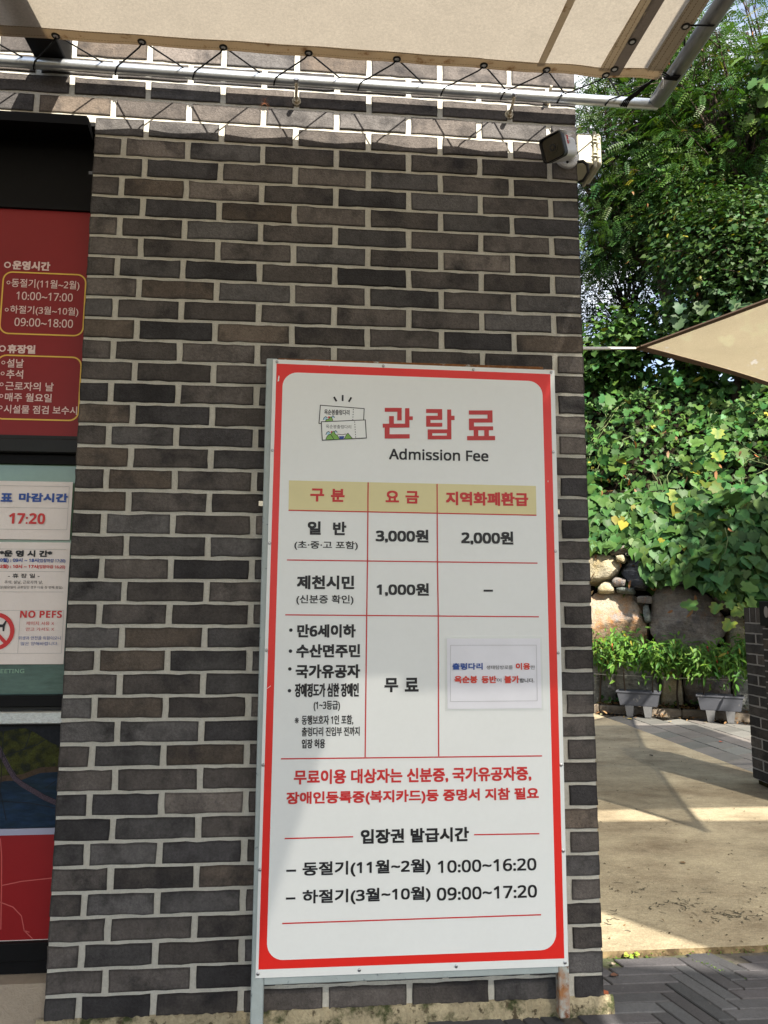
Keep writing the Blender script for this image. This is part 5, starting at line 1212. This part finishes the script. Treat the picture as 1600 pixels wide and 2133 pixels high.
def sail(label, corners, m, hem, sag=.10, n=26, cord_to=None, name='shade_sail'):
    """three cornered cloth with edges curving inwards"""
    A, B_, C_ = map(Vector, corners); t = thing(name, label, 'shade sail', 'shade sails over the yard')
    vs, ix = [], {}
    for i in range(n + 1):
        for j in range(n + 1 - i):
            u, v = i / n, j / n; w_ = 1 - u - v
            cen = (A + B_ + C_) / 3; p = A * w_ + B_ * u + C_ * v
            pull = sag * 4 * max(w_ * u * (1 - v) ** 3, 0) + sag * 4 * max(w_ * v * (1 - u) ** 3, 0) + sag * 4 * max(u * v * (1 - w_) ** 3, 0)
            p = p + (cen - p) * pull + Vector((0, 0, -.10 * 27 * u * v * w_ * .35)); ix[(i, j)] = len(vs); vs.append(p)
    fs = []
    for i in range(n):
        for j in range(n - i):
            fs.append((ix[(i, j)], ix[(i + 1, j)], ix[(i, j + 1)]))
            if j < n - i - 1: fs.append((ix[(i + 1, j)], ix[(i + 1, j + 1)], ix[(i, j + 1)]))
    b = MB(); b.add(vs, fs, m); cl = b.build('cloth', t, smooth=True)
    b = MB()
    for path in ([vs[ix[(i, 0)]] for i in range(n + 1)], [vs[ix[(0, j)]] for j in range(n + 1)], [vs[ix[(i, n - i)]] for i in range(n + 1)]):
        q = [Vector(p) for p in path]
        for w0 in (0,):
            b2 = []
            for k, p in enumerate(q):
                d = (q[min(k + 1, n)] - q[max(k - 1, 0)]).normalized(); inn = ((A + B_ + C_) / 3 - p); inn = (inn - d * inn.dot(d)).normalized()
                b2 += [p - inn * .004 + Vector((0, 0, .003)), p + inn * .032 + Vector((0, 0, .003)), p + inn * .032 - Vector((0, 0, .003)), p - inn * .004 - Vector((0, 0, .003))]
            b.add(b2, [(k * 4 + e, k * 4 + (e + 1) % 4, k * 4 + 4 + (e + 1) % 4, k * 4 + 4 + e) for k in range(n) for e in range(4)], hem)
    b.build('hem', cl)
    if cord_to:
        b = MB()
        for c, to in cord_to: b.tube([Vector(corners[c]), Vector(to)], .0055, 'cord', 6)
        b.build('cord', t)
    return t
sail('tan shade sail with a dark brown hem, its point roped to the brick building', [(2.23, 1.0, 2.392), (3.742, -1.34, 2.72), (5.092, 3.04, 2.50)], 'sail', 'sail_hem', .12, cord_to=[(0, (1.588, .06, 2.03)), (0, (1.592, .05, 2.025))])
ZS = 3.30  # height of the unseen sails added to shape the sun patches
added_sail4('added unseen tan mesh cloth strip just right of the awning pipe, over the yard', [(1.90, -.70, ZS), (2.62, -.70, ZS), (2.62, -1.70, ZS), (1.90, -1.70, ZS)], 'added_mesh_sail')
added_sail4('added unseen narrow thick tan cloth at the outer corner of the awning', [(1.84, -1.66, ZS + .02), (2.72, -1.72, ZS + .02), (2.68, -2.58, ZS + .02), (1.84, -2.60, ZS + .02)], 'added_dense_sail', .0)
added_sail4('added unseen tan mesh sail with a slanted edge right of the awning, over the yard', [(2.66, -1.70, ZS), (4.8, -1.82, ZS), (4.8, -5.0, ZS), (2.62, -2.36, ZS)], 'added_half_sail', .0)
added_sail4('added unseen tan mesh sail over the yard, facing the admission board', [(1.62, -2.33, ZS + .01), (2.76, -2.33, ZS), (2.76, -6.2, ZS), (1.90, -6.2, ZS)], 'added_mesh_sail', .0)
added_sail4('added unseen thick tan sail over the yard, facing the ticket window', [(-4.2, -2.33, ZS), (1.645, -2.33, ZS), (1.80, -6.2, ZS), (-4.2, -6.2, ZS)], 'added_dense_sail', .0)
added_sail4('added unseen tan mesh sail over the dark paving, nearest the gate pillar side', [(2.80, -3.22, ZS), (5.6, -3.95, ZS + .1), (5.6, -6.2, ZS), (2.80, -6.2, ZS)], 'added_half_sail', .0)
added_sail4('added unseen tan mesh sail over the concrete between the awning and gate pillar', [(2.75, -.42, ZS), (5.4, -.42, ZS), (5.4, -1.52, ZS), (2.66, -1.52, ZS)], 'added_half_sail', .0)
added_sail4('added unseen tan mesh sail over the concrete between the large sail and the gate pillar', [(3.62, 1.25, ZS), (5.6, 1.25, ZS), (5.6, -.44, ZS), (3.62, -.44, ZS)], 'added_half_sail', .0)
